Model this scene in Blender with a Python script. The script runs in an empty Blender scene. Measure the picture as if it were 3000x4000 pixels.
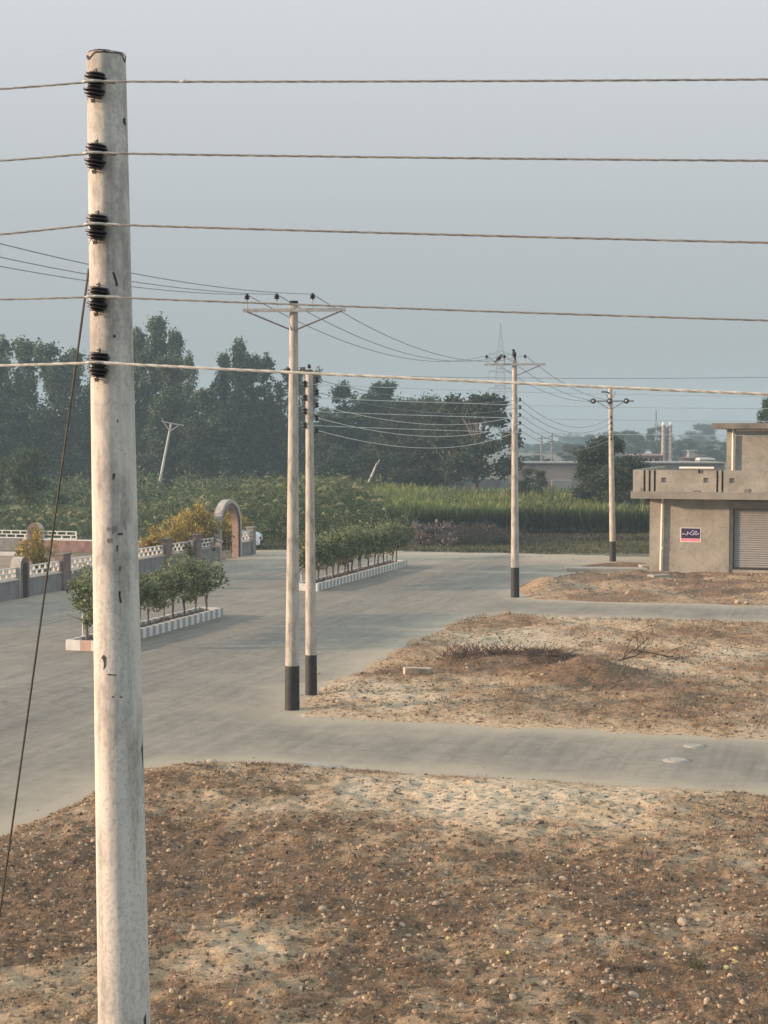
import bpy, math, random
import numpy as np
from mathutils import Vector, Matrix

random.seed(7)
rs = np.random.RandomState(7)
S = bpy.context.scene
COL = S.collection
R = math.radians

# ------------------------------------------------------------------ camera
H = 6.1
PITCH = R(2.75)
FPX = 6000.0
cam_d = bpy.data.cameras.new('camera')
cam_d.sensor_fit = 'HORIZONTAL'
cam_d.sensor_width = 36.0
cam_d.lens = 72.0
cam_d.clip_start = 0.1
cam_d.clip_end = 6000
cam = bpy.data.objects.new('camera', cam_d)
COL.objects.link(cam)
cam.location = (0, 0, H)
cam.rotation_euler = (R(90) - PITCH, 0, 0)
S.camera = cam

# ------------------------------------------------------------------ sky and sun
SUN_EL, SUN_DIR = 11.0, (-0.995, -0.08)          # direction towards the sun
w = bpy.data.worlds.new('World')
S.world = w
w.use_nodes = True
nt = w.node_tree
for n in list(nt.nodes):
    nt.nodes.remove(n)
out = nt.nodes.new('ShaderNodeOutputWorld')
bg = nt.nodes.new('ShaderNodeBackground')
sky = nt.nodes.new('ShaderNodeTexSky')
sky.sky_type = 'NISHITA'
sky.sun_disc = False
sky.sun_elevation = R(SUN_EL)
sky.sun_rotation = math.pi / 2 - math.atan2(SUN_DIR[1], SUN_DIR[0])
sky.altitude = 100
sky.air_density = 1.0
sky.dust_density = 2.0
sky.ozone_density = 1.0
hs = nt.nodes.new('ShaderNodeHueSaturation')
hs.inputs['Saturation'].default_value = 0.45
mx = nt.nodes.new('ShaderNodeMix')               # an even veil of high thin cloud over the Nishita sky
mx.data_type = 'RGBA'
mx.inputs[0].default_value = 0.62
mx.inputs[7].default_value = (6.1, 6.35, 6.45, 1)
# overcast-like luminance: dim towards the horizon, brighter and bluer overhead
tcw = nt.nodes.new('ShaderNodeTexCoord')
spw = nt.nodes.new('ShaderNodeSeparateXYZ')
rpw = nt.nodes.new('ShaderNodeValToRGB')
nt.links.new(tcw.outputs['Generated'], spw.inputs[0])
nt.links.new(spw.outputs[2], rpw.inputs[0])
SKY_RAMP = [(0.0, (0.265, 0.272, 0.288)), (0.06, (0.315, 0.320, 0.335)), (0.165, (0.445, 0.440, 0.452)), (0.27, (0.57, 0.560, 0.565)),
            (0.5, (0.80, 0.90, 0.95)), (1.0, (0.90, 1.05, 1.15))]
while len(rpw.color_ramp.elements) < len(SKY_RAMP):
    rpw.color_ramp.elements.new(0.5)
for e_, (p_, c_) in zip(rpw.color_ramp.elements, SKY_RAMP):
    e_.position = p_
    e_.color = (c_[0], c_[1], c_[2], 1)
mlw = nt.nodes.new('ShaderNodeMix')
mlw.data_type = 'RGBA'
mlw.blend_type = 'MULTIPLY'
mlw.inputs[0].default_value = 1.0
nt.links.new(sky.outputs[0], hs.inputs['Color'])
nt.links.new(hs.outputs[0], mx.inputs[6])
nt.links.new(mx.outputs[2], mlw.inputs[6])
nt.links.new(rpw.outputs[0], mlw.inputs[7])
nt.links.new(mlw.outputs[2], bg.inputs[0])
bg.inputs[1].default_value = 0.15
nt.links.new(bg.outputs[0], out.inputs[0])

sl = bpy.data.lights.new('sun', 'SUN')
sl.energy = 5.0
sl.angle = R(2.5)
sl.color = (1.0, 0.70, 0.47)
sun = bpy.data.objects.new('sun', sl)
COL.objects.link(sun)
sd = Vector((SUN_DIR[0], SUN_DIR[1], math.tan(R(SUN_EL)))).normalized()
sun.rotation_euler = sd.to_track_quat('Z', 'Y').to_euler()

S.view_settings.view_transform = 'Standard'
S.view_settings.look = 'None'
S.view_settings.exposure = 0.78
S.view_settings.gamma = 1.0
S.render.engine = 'CYCLES'
S.cycles.use_denoising = True
S.cycles.max_bounces = 5
S.cycles.diffuse_bounces = 3
S.cycles.volume_bounces = 1
S.cycles.volume_step_rate = 4
S.cycles.volume_max_steps = 64

# ------------------------------------------------------------------ pixel <-> place helpers
CP, SP = math.cos(PITCH), math.sin(PITCH)


def ray(px, py):
    u = (px - 1500) / FPX
    v = (2000 - py) / FPX
    return u, CP + v * SP, -SP + v * CP


def P(px, py, D):
    a, b, c = ray(px, py)
    return Vector((a / b * D, D, H + c / b * D))


def G(px, py, z=0.0):
    a, b, c = ray(px, py)
    t = (z - H) / c
    return Vector((a * t, b * t, z))


# ------------------------------------------------------------------ noise
_perm = rs.rand(256, 256)


def vnoise(x, y):
    xi = np.floor(x).astype(int)
    yi = np.floor(y).astype(int)
    fx = x - xi
    fy = y - yi
    fx = fx * fx * (3 - 2 * fx)
    fy = fy * fy * (3 - 2 * fy)
    a = _perm[xi & 255, yi & 255]
    b = _perm[(xi + 1) & 255, yi & 255]
    c = _perm[xi & 255, (yi + 1) & 255]
    d = _perm[(xi + 1) & 255, (yi + 1) & 255]
    return (a * (1 - fx) + b * fx) * (1 - fy) + (c * (1 - fx) + d * fx) * fy


def fbm(x, y, oct=4):
    s, a, t = 0, 1.0, 0
    for k in range(oct):
        s = s + a * vnoise(x * 2 ** k + 17.3 * k, y * 2 ** k + 9.1 * k)
        t += a
        a *= 0.55
    return s / t


# ------------------------------------------------------------------ materials
MATS = {}


def new_mat(name):
    m = bpy.data.materials.new(name)
    m.use_nodes = True
    MATS[name] = m
    return m, m.node_tree, m.node_tree.nodes['Principled BSDF']


def L(nt, a, b):
    nt.links.new(a, b)


def texco(nt, scale=(1, 1, 1), rot=(0, 0, 0), src='Object'):
    tc = nt.nodes.new('ShaderNodeTexCoord')
    mp = nt.nodes.new('ShaderNodeMapping')
    mp.inputs['Scale'].default_value = scale
    mp.inputs['Rotation'].default_value = rot
    L(nt, tc.outputs[src], mp.inputs[0])
    return mp.outputs[0]


def noise(nt, vec, scale, detail=4, rough=0.6):
    n = nt.nodes.new('ShaderNodeTexNoise')
    n.inputs['Scale'].default_value = scale
    n.inputs['Detail'].default_value = detail
    n.inputs['Roughness'].default_value = rough
    L(nt, vec, n.inputs['Vector'])
    return n.outputs['Fac']


def ramp(nt, fac, stops):
    r = nt.nodes.new('ShaderNodeValToRGB')
    el = r.color_ramp.elements
    while len(el) < len(stops):
        el.new(0.5)
    for e, (p, c) in zip(el, stops):
        e.position = p
        e.color = (c[0], c[1], c[2], 1) if isinstance(c, (tuple, list)) else (c, c, c, 1)
    L(nt, fac, r.inputs[0])
    return r.outputs[0]


def mixc(nt, fac, a, b, mode='MIX'):
    m = nt.nodes.new('ShaderNodeMix')
    m.data_type = 'RGBA'
    m.blend_type = mode
    for sock, val in ((m.inputs[0], fac), (m.inputs[6], a), (m.inputs[7], b)):
        if isinstance(val, (int, float)):
            sock.default_value = val
        elif isinstance(val, (tuple, list)):
            sock.default_value = (val[0], val[1], val[2], 1)
        else:
            L(nt, val, sock)
    return m.outputs[2]


def bump(nt, b, height, strength=0.5, dist=0.02):
    bp = nt.nodes.new('ShaderNodeBump')
    bp.inputs['Strength'].default_value = strength
    bp.inputs['Distance'].default_value = dist
    L(nt, height, bp.inputs['Height'])
    L(nt, bp.outputs[0], b.inputs['Normal'])


def simple(name, c, rough=0.8, metal=0.0, var=0.25, scale=6.0, bmp=0.0, stretch=(1, 1, 1)):
    m, nt, b = new_mat(name)
    v = texco(nt, stretch)
    f = noise(nt, v, scale, 5)
    lo = tuple(x * (1 - var) for x in c)
    hi = tuple(min(1, x * (1 + var)) for x in c)
    L(nt, ramp(nt, f, [(0.3, lo), (0.7, hi)]), b.inputs['Base Color'])
    b.inputs['Roughness'].default_value = rough
    b.inputs['Metallic'].default_value = metal
    if bmp:
        bump(nt, b, f, 0.6, bmp)
    return m


def leaf_mat(name, dark, light, zlo=None, zcol=None, scale=0.5):
    m, nt, b = new_mat(name)
    v = texco(nt)
    f = noise(nt, v, scale, 3)
    geo = nt.nodes.new('ShaderNodeNewGeometry')
    add = nt.nodes.new('ShaderNodeMath')
    add.operation = 'MULTIPLY_ADD'
    L(nt, geo.outputs['Random Per Island'], add.inputs[0])
    add.inputs[1].default_value = 0.35
    add.inputs[2].default_value = -0.17
    ad2 = nt.nodes.new('ShaderNodeMath')
    L(nt, add.outputs[0], ad2.inputs[0])
    L(nt, f, ad2.inputs[1])
    c = ramp(nt, ad2.outputs[0], [(0.3, dark), (0.7, light)])
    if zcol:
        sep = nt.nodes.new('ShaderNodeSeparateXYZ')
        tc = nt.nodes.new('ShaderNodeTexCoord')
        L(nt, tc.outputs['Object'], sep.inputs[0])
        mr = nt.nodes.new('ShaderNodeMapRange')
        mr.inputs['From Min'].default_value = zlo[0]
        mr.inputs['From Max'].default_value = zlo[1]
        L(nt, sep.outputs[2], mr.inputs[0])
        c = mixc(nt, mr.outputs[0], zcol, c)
    L(nt, c, b.inputs['Base Color'])
    b.inputs['Roughness'].default_value = 0.6
    b.inputs['Specular IOR Level'].default_value = 0.25
    tr = nt.nodes.new('ShaderNodeBsdfTranslucent')
    L(nt, c, tr.inputs[0])
    ms = nt.nodes.new('ShaderNodeMixShader')
    ms.inputs[0].default_value = 0.25
    L(nt, b.outputs[0], ms.inputs[1])
    L(nt, tr.outputs[0], ms.inputs[2])
    L(nt, ms.outputs[0], nt.nodes['Material Output'].inputs[0])
    return m


def pole_mat(name, base, spot, spot_amt):
    m, nt, b = new_mat(name)
    v = texco(nt, (1, 1, 0.45))
    v2 = texco(nt, (1, 1, 0.9))
    big = noise(nt, v, 5, 5, 0.7)
    c = ramp(nt, big, [(0.36, tuple(x * 0.60 for x in base)), (0.50, base), (0.75, tuple(min(1, x * 1.15) for x in base))])
    sp = noise(nt, v2, 62, 3, 0.6)
    msk = noise(nt, v, 3.0, 3, 0.5)
    mm = nt.nodes.new('ShaderNodeMath')
    mm.operation = 'MULTIPLY_ADD'
    L(nt, msk, mm.inputs[0])
    mm.inputs[1].default_value = 0.35
    L(nt, sp, mm.inputs[2])
    r = ramp(nt, mm.outputs[0], [(spot_amt, 0.0), (spot_amt + 0.035, 1.0)])
    rr = nt.nodes.new('ShaderNodeMath')
    rr.operation = 'MULTIPLY'
    L(nt, r, rr.inputs[0])
    rr.inputs[1].default_value = 0.33
    c = mixc(nt, rr.outputs[0], c, spot)
    vs_ = texco(nt, (1, 1, 0.05))
    c = mixc(nt, 0.75, c, ramp(nt, noise(nt, vs_, 22, 4, 0.65), [(0.36, 0.70), (0.5, 1.0), (0.66, 1.12)]), 'MULTIPLY')
    pit = noise(nt, v2, 120, 2, 0.6)
    c = mixc(nt, ramp(nt, pit, [(0.68, 0.0), (0.74, 0.6)]), c, (0.12, 0.11, 0.1))
    L(nt, c, b.inputs['Base Color'])
    b.inputs['Roughness'].default_value = 0.85
    bump(nt, b, big, 0.5, 0.01)
    return m


M_POLE = pole_mat('spun_concrete', (0.53, 0.485, 0.435), (0.24, 0.24, 0.24), 0.72)
M_POLE2 = pole_mat('spun_concrete_far', (0.41, 0.37, 0.32), (0.27, 0.23, 0.19), 0.78)
M_BLACK = simple('black_bitumen', (0.018, 0.017, 0.017), 0.7, var=0.5, scale=9)
M_INS = simple('brown_porcelain', (0.016, 0.012, 0.015), 0.5, var=0.3)
M_STEEL = simple('galvanised_steel', (0.36, 0.345, 0.33), 0.6, 0.2, 0.25, 8)
M_LATT = simple('weathered_lattice_steel', (0.16, 0.165, 0.17), 0.7, 0.2, 0.1, 1)
M_DSTEEL = simple('rusted_steel', (0.16, 0.13, 0.12), 0.7, 0.2, 0.35, 8)
M_ALU = simple('aluminium_strand', (0.50, 0.465, 0.41), 0.6, 0.0, 0.3, 30)
M_ALUD = simple('dull_aluminium_strand', (0.23, 0.215, 0.20), 0.6, 0.0, 0.4, 30)
M_WIREF = simple('aged_conductor', (0.22, 0.22, 0.22), 0.6, 0.3, 0.2, 3)
M_WIREL = simple('bright_conductor', (0.60, 0.60, 0.57), 0.5, 0.2, 0.2, 3)
M_CABLE = simple('dark_stay_wire', (0.07, 0.065, 0.06), 0.6, 0.3, 0.4, 12)
M_RIM = simple('charred_rim', (0.03, 0.018, 0.018), 0.9, var=0.4, scale=20)
def plaster(name, c):
    m, nt, b = new_mat(name)
    v = texco(nt)
    a = noise(nt, v, 0.9, 6, 0.7)
    d = noise(nt, v, 4.5, 5, 0.7)
    e = noise(nt, v, 18, 4, 0.7)
    k = ramp(nt, a, [(0.35, tuple(x * .80 for x in c)), (0.5, c), (0.62, tuple(x * 1.16 for x in c))])
    k = mixc(nt, 1.0, k, ramp(nt, d, [(0.36, (0.80, 0.79, 0.77)), (0.46, (1, 1, 1)), (0.62, (1.0, 1.0, 1.0)), (0.7, (1.14, 1.14, 1.14))]), 'MULTIPLY')
    k = mixc(nt, 0.6, k, ramp(nt, e, [(0.3, 0.85), (0.7, 1.12)]), 'MULTIPLY')
    L(nt, k, b.inputs['Base Color'])
    b.inputs['Roughness'].default_value = 0.95
    bump(nt, b, d, 0.6, 0.02)
    return m


M_CEM = plaster('cement_plaster', (0.315, 0.285, 0.238))
M_CEMG = simple('cement_band', (0.24, 0.215, 0.18), 0.92, var=0.20, scale=1.8, bmp=0.02)
M_CEMD = simple('bare_concrete', (0.175, 0.15, 0.125), 0.92, var=0.35, scale=1.6, bmp=0.02)
M_DARK = simple('dark_parts_and_shade', (0.035, 0.026, 0.022), 0.9)  # near-black for dark fittings; also painted shade in slots and pier openings
M_PVC = simple('cream_pvc', (0.78, 0.70, 0.58), 0.45, var=0.05)
M_SHUT = simple('grey_shutter_paint', (0.27, 0.26, 0.245), 0.55, 0.0, 0.08, 3)
M_WHITE = simple('white_wash', (0.62, 0.60, 0.56), 0.8, var=0.12, scale=5)
M_GREYP = simple('grey_paint', (0.33, 0.30, 0.275), 0.85, var=0.15, scale=5)
M_PEACH = simple('peach_paint', (0.52, 0.34, 0.26), 0.8, var=0.12, scale=5)
M_GWALL = simple('grey_block_wall', (0.20, 0.185, 0.18), 0.9, var=0.25, scale=2.5, bmp=0.02)
M_PIER = simple('brown_pier', (0.17, 0.12, 0.105), 0.9, var=0.3, scale=3)
M_PINKW = simple('faded_brick_wall', (0.22, 0.135, 0.12), 0.9, var=0.35, scale=2.2)
M_ARCHT = simple('pale_arch_render', (0.36, 0.325, 0.285), 0.9, var=0.22, scale=3)
M_ARCHI = simple('pink_arch_render', (0.32, 0.225, 0.19), 0.9, var=0.3, scale=3)
M_SOIL = simple('bed_soil', (0.09, 0.06, 0.045), 1.0, var=0.4, scale=5, bmp=0.03)
M_BARK = simple('bark', (0.12, 0.095, 0.08), 0.95, var=0.35, scale=3)
M_PBARK = simple('pale_bark', (0.45, 0.42, 0.38), 0.9, var=0.3, scale=2)
M_DRY = simple('dry_wood', (0.10, 0.062, 0.048), 0.95, var=0.45, scale=3)
M_DRYL = simple('pale_dry_wood', (0.26, 0.18, 0.14), 0.95, var=0.3, scale=3)
M_FARWALL = simple('distant_plaster', (0.26, 0.22, 0.20), 0.95, var=0.10, scale=0.4)
M_PINK = simple('pink_plaster', (0.60, 0.36, 0.32), 0.9, var=0.08, scale=0.8)
M_CAR = simple('white_car_paint', (0.75, 0.76, 0.76), 0.3, var=0.03)
M_GLASS = simple('car_glass', (0.02, 0.025, 0.028), 0.1, var=0.1)
M_TYRE = simple('tyre_rubber', (0.015, 0.015, 0.015), 0.8)
M_BIRD = simple('crow_feathers', (0.012, 0.012, 0.014), 0.6)
M_STONE = simple('pale_stone', (0.40, 0.305, 0.22), 0.95, var=0.3, scale=12, bmp=0.01)
M_STONEY = simple('yellow_stone', (0.58, 0.46, 0.19), 0.9, var=0.2, scale=12)
M_STONEB = simple('brown_clod', (0.28, 0.19, 0.135), 0.95, var=0.35, scale=12)
def clod_mat(name, stops):
    m, nt, b = new_mat(name)
    g_ = nt.nodes.new('ShaderNodeNewGeometry')
    L(nt, ramp(nt, g_.outputs['Random Per Island'], stops), b.inputs['Base Color'])
    b.inputs['Roughness'].default_value = 1
    return m


M_CLOD = clod_mat('earth_clods', [(0.0, (0.045, 0.027, 0.016)), (0.3, (0.12, 0.072, 0.04)), (0.65, (0.30, 0.19, 0.11)), (1.0, (0.50, 0.365, 0.235))])
M_CLODR = clod_mat('reddish_clods', [(0.0, (0.14, 0.08, 0.055)), (0.7, (0.27, 0.17, 0.12)), (1.0, (0.40, 0.29, 0.21))])
M_CONC = simple('pale_concrete', (0.32, 0.28, 0.235), 0.9, var=0.15, scale=4)
M_PNAVY = simple('poster_navy', (0.022, 0.012, 0.055), 0.6, var=0.2)
M_PPINK = simple('poster_pink', (0.75, 0.24, 0.30), 0.6, var=0.1)
M_PLIL = simple('poster_lilac', (0.55, 0.50, 0.68), 0.6, var=0.05)
M_PPAPER = simple('poster_paper', (0.66, 0.58, 0.52), 0.7, var=0.06)

M_EUC = leaf_mat('eucalyptus_leaves', (0.014, 0.025, 0.015), (0.115, 0.148, 0.078), scale=0.35)
M_DTREE = leaf_mat('dark_tree_leaves', (0.010, 0.019, 0.011), (0.068, 0.092, 0.048), scale=0.4)
M_SCRUB = leaf_mat('thorn_scrub_leaves', (0.030, 0.048, 0.020), (0.145, 0.175, 0.070), scale=0.35)
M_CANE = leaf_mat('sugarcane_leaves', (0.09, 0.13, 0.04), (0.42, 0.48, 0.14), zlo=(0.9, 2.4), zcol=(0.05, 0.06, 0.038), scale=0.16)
M_SPRAY = leaf_mat('scrub_sprays', (0.045, 0.062, 0.03), (0.14, 0.155, 0.075), scale=0.4)
M_MED = leaf_mat('median_shrub_leaves', (0.06, 0.08, 0.036), (0.25, 0.275, 0.14), scale=1.2)
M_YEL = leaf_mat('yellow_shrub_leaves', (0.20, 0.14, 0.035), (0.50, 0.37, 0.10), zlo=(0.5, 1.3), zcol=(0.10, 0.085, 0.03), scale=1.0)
M_DRYL2 = leaf_mat('dry_pinkish_twigs', (0.10, 0.08, 0.07), (0.33, 0.265, 0.24), scale=1.0)
M_BRUSH = leaf_mat('dull_brush_twigs', (0.045, 0.038, 0.032), (0.12, 0.10, 0.08), scale=0.8)
M_DGRASS = leaf_mat('dry_grass_blades', (0.14, 0.082, 0.045), (0.33, 0.215, 0.125), scale=0.6)
M_VGRASS = leaf_mat('verge_grass_blades', (0.05, 0.055, 0.028), (0.14, 0.13, 0.065), scale=0.3)


def ground_mats():
    # open land
    m, nt, b = new_mat('open_land')
    v = texco(nt)
    f = noise(nt, v, 0.12, 6, 0.65)
    f2 = noise(nt, v, 2.0, 5, 0.7)
    c = ramp(nt, f, [(0.35, (0.085, 0.09, 0.042)), (0.5, (0.11, 0.10, 0.055)), (0.65, (0.16, 0.12, 0.08))])
    c = mixc(nt, 0.5, c, ramp(nt, f2, [(0.3, 0.55), (0.7, 1.25)]), 'MULTIPLY')
    L(nt, c, b.inputs['Base Color'])
    b.inputs['Roughness'].default_value = 1
    bump(nt, b, f2, 0.8, 0.08)
    # asphalt under dust
    m, nt, b = new_mat('dusty_asphalt')
    at = nt.nodes.new('ShaderNodeAttribute')
    at.attribute_name = 'dust'
    v = texco(nt, (1, 1, 1))
    tc = nt.nodes.new('ShaderNodeTexCoord')
    vr = nt.nodes.new('ShaderNodeVectorRotate')
    vr.rotation_type = 'Z_AXIS'
    vr.inputs['Angle'].default_value = R(18)
    L(nt, tc.outputs['Object'], vr.inputs[0])
    mp = nt.nodes.new('ShaderNodeMapping')
    mp.inputs['Scale'].default_value = (2.6, 0.12, 1)
    L(nt, vr.outputs[0], mp.inputs[0])
    st = noise(nt, mp.outputs[0], 1.6, 5, 0.65)
    mp2 = nt.nodes.new('ShaderNodeMapping')
    mp2.inputs['Scale'].default_value = (0.12, 2.2, 1)
    L(nt, vr.outputs[0], mp2.inputs[0])
    st2 = noise(nt, mp2.outputs[0], 1.3, 5, 0.65)
    cl = noise(nt, v, 0.5, 6, 0.65)
    fine = noise(nt, v, 45, 3, 0.7)
    base = ramp(nt, st, [(0.32, (0.140, 0.121, 0.096)), (0.68, (0.220, 0.190, 0.150))])
    base = mixc(nt, 0.4, base, ramp(nt, st2, [(0.3, 0.85), (0.7, 1.12)]), 'MULTIPLY')
    base = mixc(nt, 1.0, base, ramp(nt, cl, [(0.3, 0.88), (0.7, 1.1)]), 'MULTIPLY')
    base = mixc(nt, 0.7, base, ramp(nt, fine, [(0.3, 0.75), (0.7, 1.25)]), 'MULTIPLY')
    mid = noise(nt, v, 2.6, 8, 0.78)
    base = mixc(nt, 1.0, base, ramp(nt, mid, [(0.32, 0.72), (0.5, 1.0), (0.68, 1.24)]), 'MULTIPLY')
    vo = nt.nodes.new('ShaderNodeTexVoronoi')
    vo.feature = 'DISTANCE_TO_EDGE'
    vo.inputs['Scale'].default_value = 0.42
    dv = nt.nodes.new('ShaderNodeVectorMath')
    dv.operation = 'ADD'
    L(nt, v, dv.inputs[0])
    nn_ = nt.nodes.new('ShaderNodeTexNoise')
    nn_.inputs['Scale'].default_value = 1.4
    nn_.inputs['Detail'].default_value = 6
    L(nt, v, nn_.inputs['Vector'])
    L(nt, nn_.outputs['Color'], dv.inputs[1])
    L(nt, dv.outputs[0], vo.inputs['Vector'])
    crk = ramp(nt, vo.outputs['Distance'], [(0.006, 0.55), (0.018, 0.0)])
    cm = nt.nodes.new('ShaderNodeMath')
    cm.operation = 'MULTIPLY'
    L(nt, crk, cm.inputs[0])
    L(nt, ramp(nt, cl, [(0.45, 0.0), (0.6, 1.0)]), cm.inputs[1])
    base = mixc(nt, cm.outputs[0], base, (0.07, 0.062, 0.052))
    dn = nt.nodes.new('ShaderNodeMath')
    dn.operation = 'MULTIPLY_ADD'
    L(nt, cl, dn.inputs[0])
    dn.inputs[1].default_value = 0.9
    L(nt, at.outputs['Fac'], dn.inputs[2])
    da = ramp(nt, dn.outputs[0], [(0.0, 0.0), (0.45, 0.12), (0.62, 0.28), (1.20, 0.9)])
    c = mixc(nt, da, base, (0.37, 0.30, 0.215))
    L(nt, c, b.inputs['Base Color'])
    b.inputs['Roughness'].default_value = 0.9
    bump(nt, b, fine, 0.3, 0.01)
    # plot earth
    m, nt, b = new_mat('plot_earth')
    at = nt.nodes.new('ShaderNodeAttribute')
    at.attribute_name = 'cover'
    v = texco(nt)
    n1 = noise(nt, v, 3.0, 6, 0.7)
    n2 = noise(nt, v, 12.0, 5, 0.75)
    n3 = noise(nt, v, 0.6, 4, 0.6)
    mm = nt.nodes.new('ShaderNodeMath')
    mm.operation = 'MULTIPLY_ADD'
    L(nt, n1, mm.inputs[0])
    mm.inputs[1].default_value = 0.9
    L(nt, at.outputs['Fac'], mm.inputs[2])
    c = ramp(nt, mm.outputs[0], [(0.35, (0.56, 0.43, 0.285)), (0.72, (0.43, 0.295, 0.172)), (1.0, (0.285, 0.172, 0.092)), (1.3, (0.195, 0.115, 0.062))])
    c = mixc(nt, 0.8, c, ramp(nt, n2, [(0.34, 0.45), (0.5, 1.0), (0.66, 1.35)]), 'MULTIPLY')
    c = mixc(nt, 0.6, c, ramp(nt, n3, [(0.3, 0.85), (0.7, 1.15)]), 'MULTIPLY')
    n4 = noise(nt, v, 8.5, 4, 0.6)
    n5 = noise(nt, v, 19.0, 3, 0.6)
    c = mixc(nt, ramp(nt, n4, [(0.57, 0.0), (0.615, 0.9)]), c, (0.075, 0.05, 0.033))  # dark spots: dead tufts, and shadows between clods put into the colour
    c = mixc(nt, ramp(nt, n5, [(0.62, 0.0), (0.66, 0.6)]), c, (0.50, 0.39, 0.28))
    L(nt, c, b.inputs['Base Color'])
    b.inputs['Roughness'].default_value = 1
    bump(nt, b, n2, 1.0, 0.06)


ground_mats()


# ------------------------------------------------------------------ mesh helpers
class MB:
    def __init__(s):
        s.v, s.f, s.m = [], [], []

    def add(s, vs, fs, m=0):
        k = len(s.v)
        s.v += [tuple(x) for x in vs]
        for f in fs:
            s.f.append(tuple(i + k for i in f))
            s.m.append(m)

    def obox(s, o, ax, ay, az, m=0):
        o, ax, ay, az = Vector(o), Vector(ax), Vector(ay), Vector(az)
        vs = [o, o + ax, o + ax + ay, o + ay]
        vs += [p + az for p in vs]
        s.add(vs, [(3, 2, 1, 0), (4, 5, 6, 7), (0, 1, 5, 4), (1, 2, 6, 5), (2, 3, 7, 6), (3, 0, 4, 7)], m)

    def box(s, c, size, rot=0.0, m=0):
        ca, sa = math.cos(rot), math.sin(rot)
        ax = Vector((ca, sa, 0)) * size[0]
        ay = Vector((-sa, ca, 0)) * size[1]
        az = Vector((0, 0, size[2]))
        s.obox(Vector(c) - ax / 2 - ay / 2 - az / 2, ax, ay, az, m)

    def tube(s, pts, r, n=8, m=0, caps=True):
        pts = [Vector(p) for p in pts]
        if not isinstance(r, (list, tuple)):
            r = [r] * len(pts)
        vs = []
        for i, p in enumerate(pts):
            d = (pts[min(i + 1, len(pts) - 1)] - pts[max(i - 1, 0)]).normalized()
            a = Vector((0, 0, 1)) if abs(d.z) < 0.9 else Vector((1, 0, 0))
            u = d.cross(a).normalized()
            w_ = d.cross(u)
            for k in range(n):
                t = 2 * math.pi * k / n
                vs.append(p + (u * math.cos(t) + w_ * math.sin(t)) * r[i])
        fs = []
        for i in range(len(pts) - 1):
            for k in range(n):
                a, b_ = i * n + k, i * n + (k + 1) % n
                fs.append((a, b_, b_ + n, a + n))
        if caps:
            fs.append(tuple(range(n - 1, -1, -1)))
            fs.append(tuple((len(pts) - 1) * n + k for k in range(n)))
        s.add(vs, fs, m)

    def lathe(s, prof, base, axis=(0, 0, 1), n=16, m=0):
        q = Vector(axis).normalized().to_track_quat('Z', 'Y')
        base = Vector(base)
        vs, fs = [], []
        for (r_, z) in prof:
            for k in range(n):
                t = 2 * math.pi * k / n
                vs.append(base + q @ Vector((r_ * math.cos(t), r_ * math.sin(t), z)))
        for i in range(len(prof) - 1):
            for k in range(n):
                a, b_ = i * n + k, i * n + (k + 1) % n
                fs.append((a, b_, b_ + n, a + n))
        fs.append(tuple(range(n - 1, -1, -1)))
        fs.append(tuple((len(prof) - 1) * n + k for k in range(n)))
        s.add(vs, fs, m)

    def build(s, name, mats, parent=None, smooth=False):
        me = bpy.data.meshes.new(name)
        me.from_pydata(s.v, [], s.f)
        if not isinstance(mats, (list, tuple)):
            mats = [mats]
        for mt in mats:
            me.materials.append(mt)
        me.polygons.foreach_set('material_index', s.m)
        if smooth:
            me.polygons.foreach_set('use_smooth', [True] * len(s.f))
            try:
                me.set_sharp_from_angle(angle=R(40))
            except Exception:
                pass
        me.update()
        o = bpy.data.objects.new(name, me)
        COL.objects.link(o)
        if parent:
            o.parent = parent
            o.matrix_parent_inverse = Matrix.Translation(-parent.location) if False else Matrix.Identity(4)
            # parts are modelled in the thing's own frame or, for things at the origin frame, shifted back
            if parent.get('_wl'):
                o.matrix_parent_inverse = parent.matrix_basis.inverted()
        return o


def tag(o, label=None, cat=None, group=None, kind=None):
    if label:
        o['label'] = label
    if cat:
        o['category'] = cat
    if group:
        o['group'] = group
    if kind:
        o['kind'] = kind
    return o


WL = set()


def empty(name, loc, label, cat, group=None, world=True):
    """Empty at the base of a thing; with world=True its parts are given in world coordinates."""
    o = bpy.data.objects.new(name, None)
    COL.objects.link(o)
    o.empty_display_size = 0.2
    o.location = loc
    if world:
        WL.add(o.name)
    tag(o, label, cat, group)
    return o


def part(mb, name, mats, parent, smooth=False):
    o = mb.build(name, mats, None, smooth)
    o.parent = parent
    p = parent
    M = Matrix.Identity(4)
    if p.name in WL:
        M = Matrix.Translation(-Vector(p.location))
        o.matrix_parent_inverse = M
    return o


def sub(mb, name, mats, parent, root=None, smooth=False):
    """sub-part under a part (parts sit at identity basis with the root's offset already applied)"""
    o = mb.build(name, mats, None, smooth)
    o.parent = parent
    return o


def mesh_np(name, verts, quads, mat):
    me = bpy.data.meshes.new(name)
    nv, nf = len(verts), len(quads)
    k = quads.shape[1]
    me.vertices.add(nv)
    me.vertices.foreach_set('co', verts.astype(np.float32).ravel())
    me.loops.add(nf * k)
    me.loops.foreach_set('vertex_index', quads.astype(np.int32).ravel())
    me.polygons.add(nf)
    me.polygons.foreach_set('loop_start', np.arange(0, nf * k, k, dtype=np.int32))
    me.polygons.foreach_set('loop_total', np.full(nf, k, dtype=np.int32))
    me.update(calc_edges=True)
    me.materials.append(mat)
    return me


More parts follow.
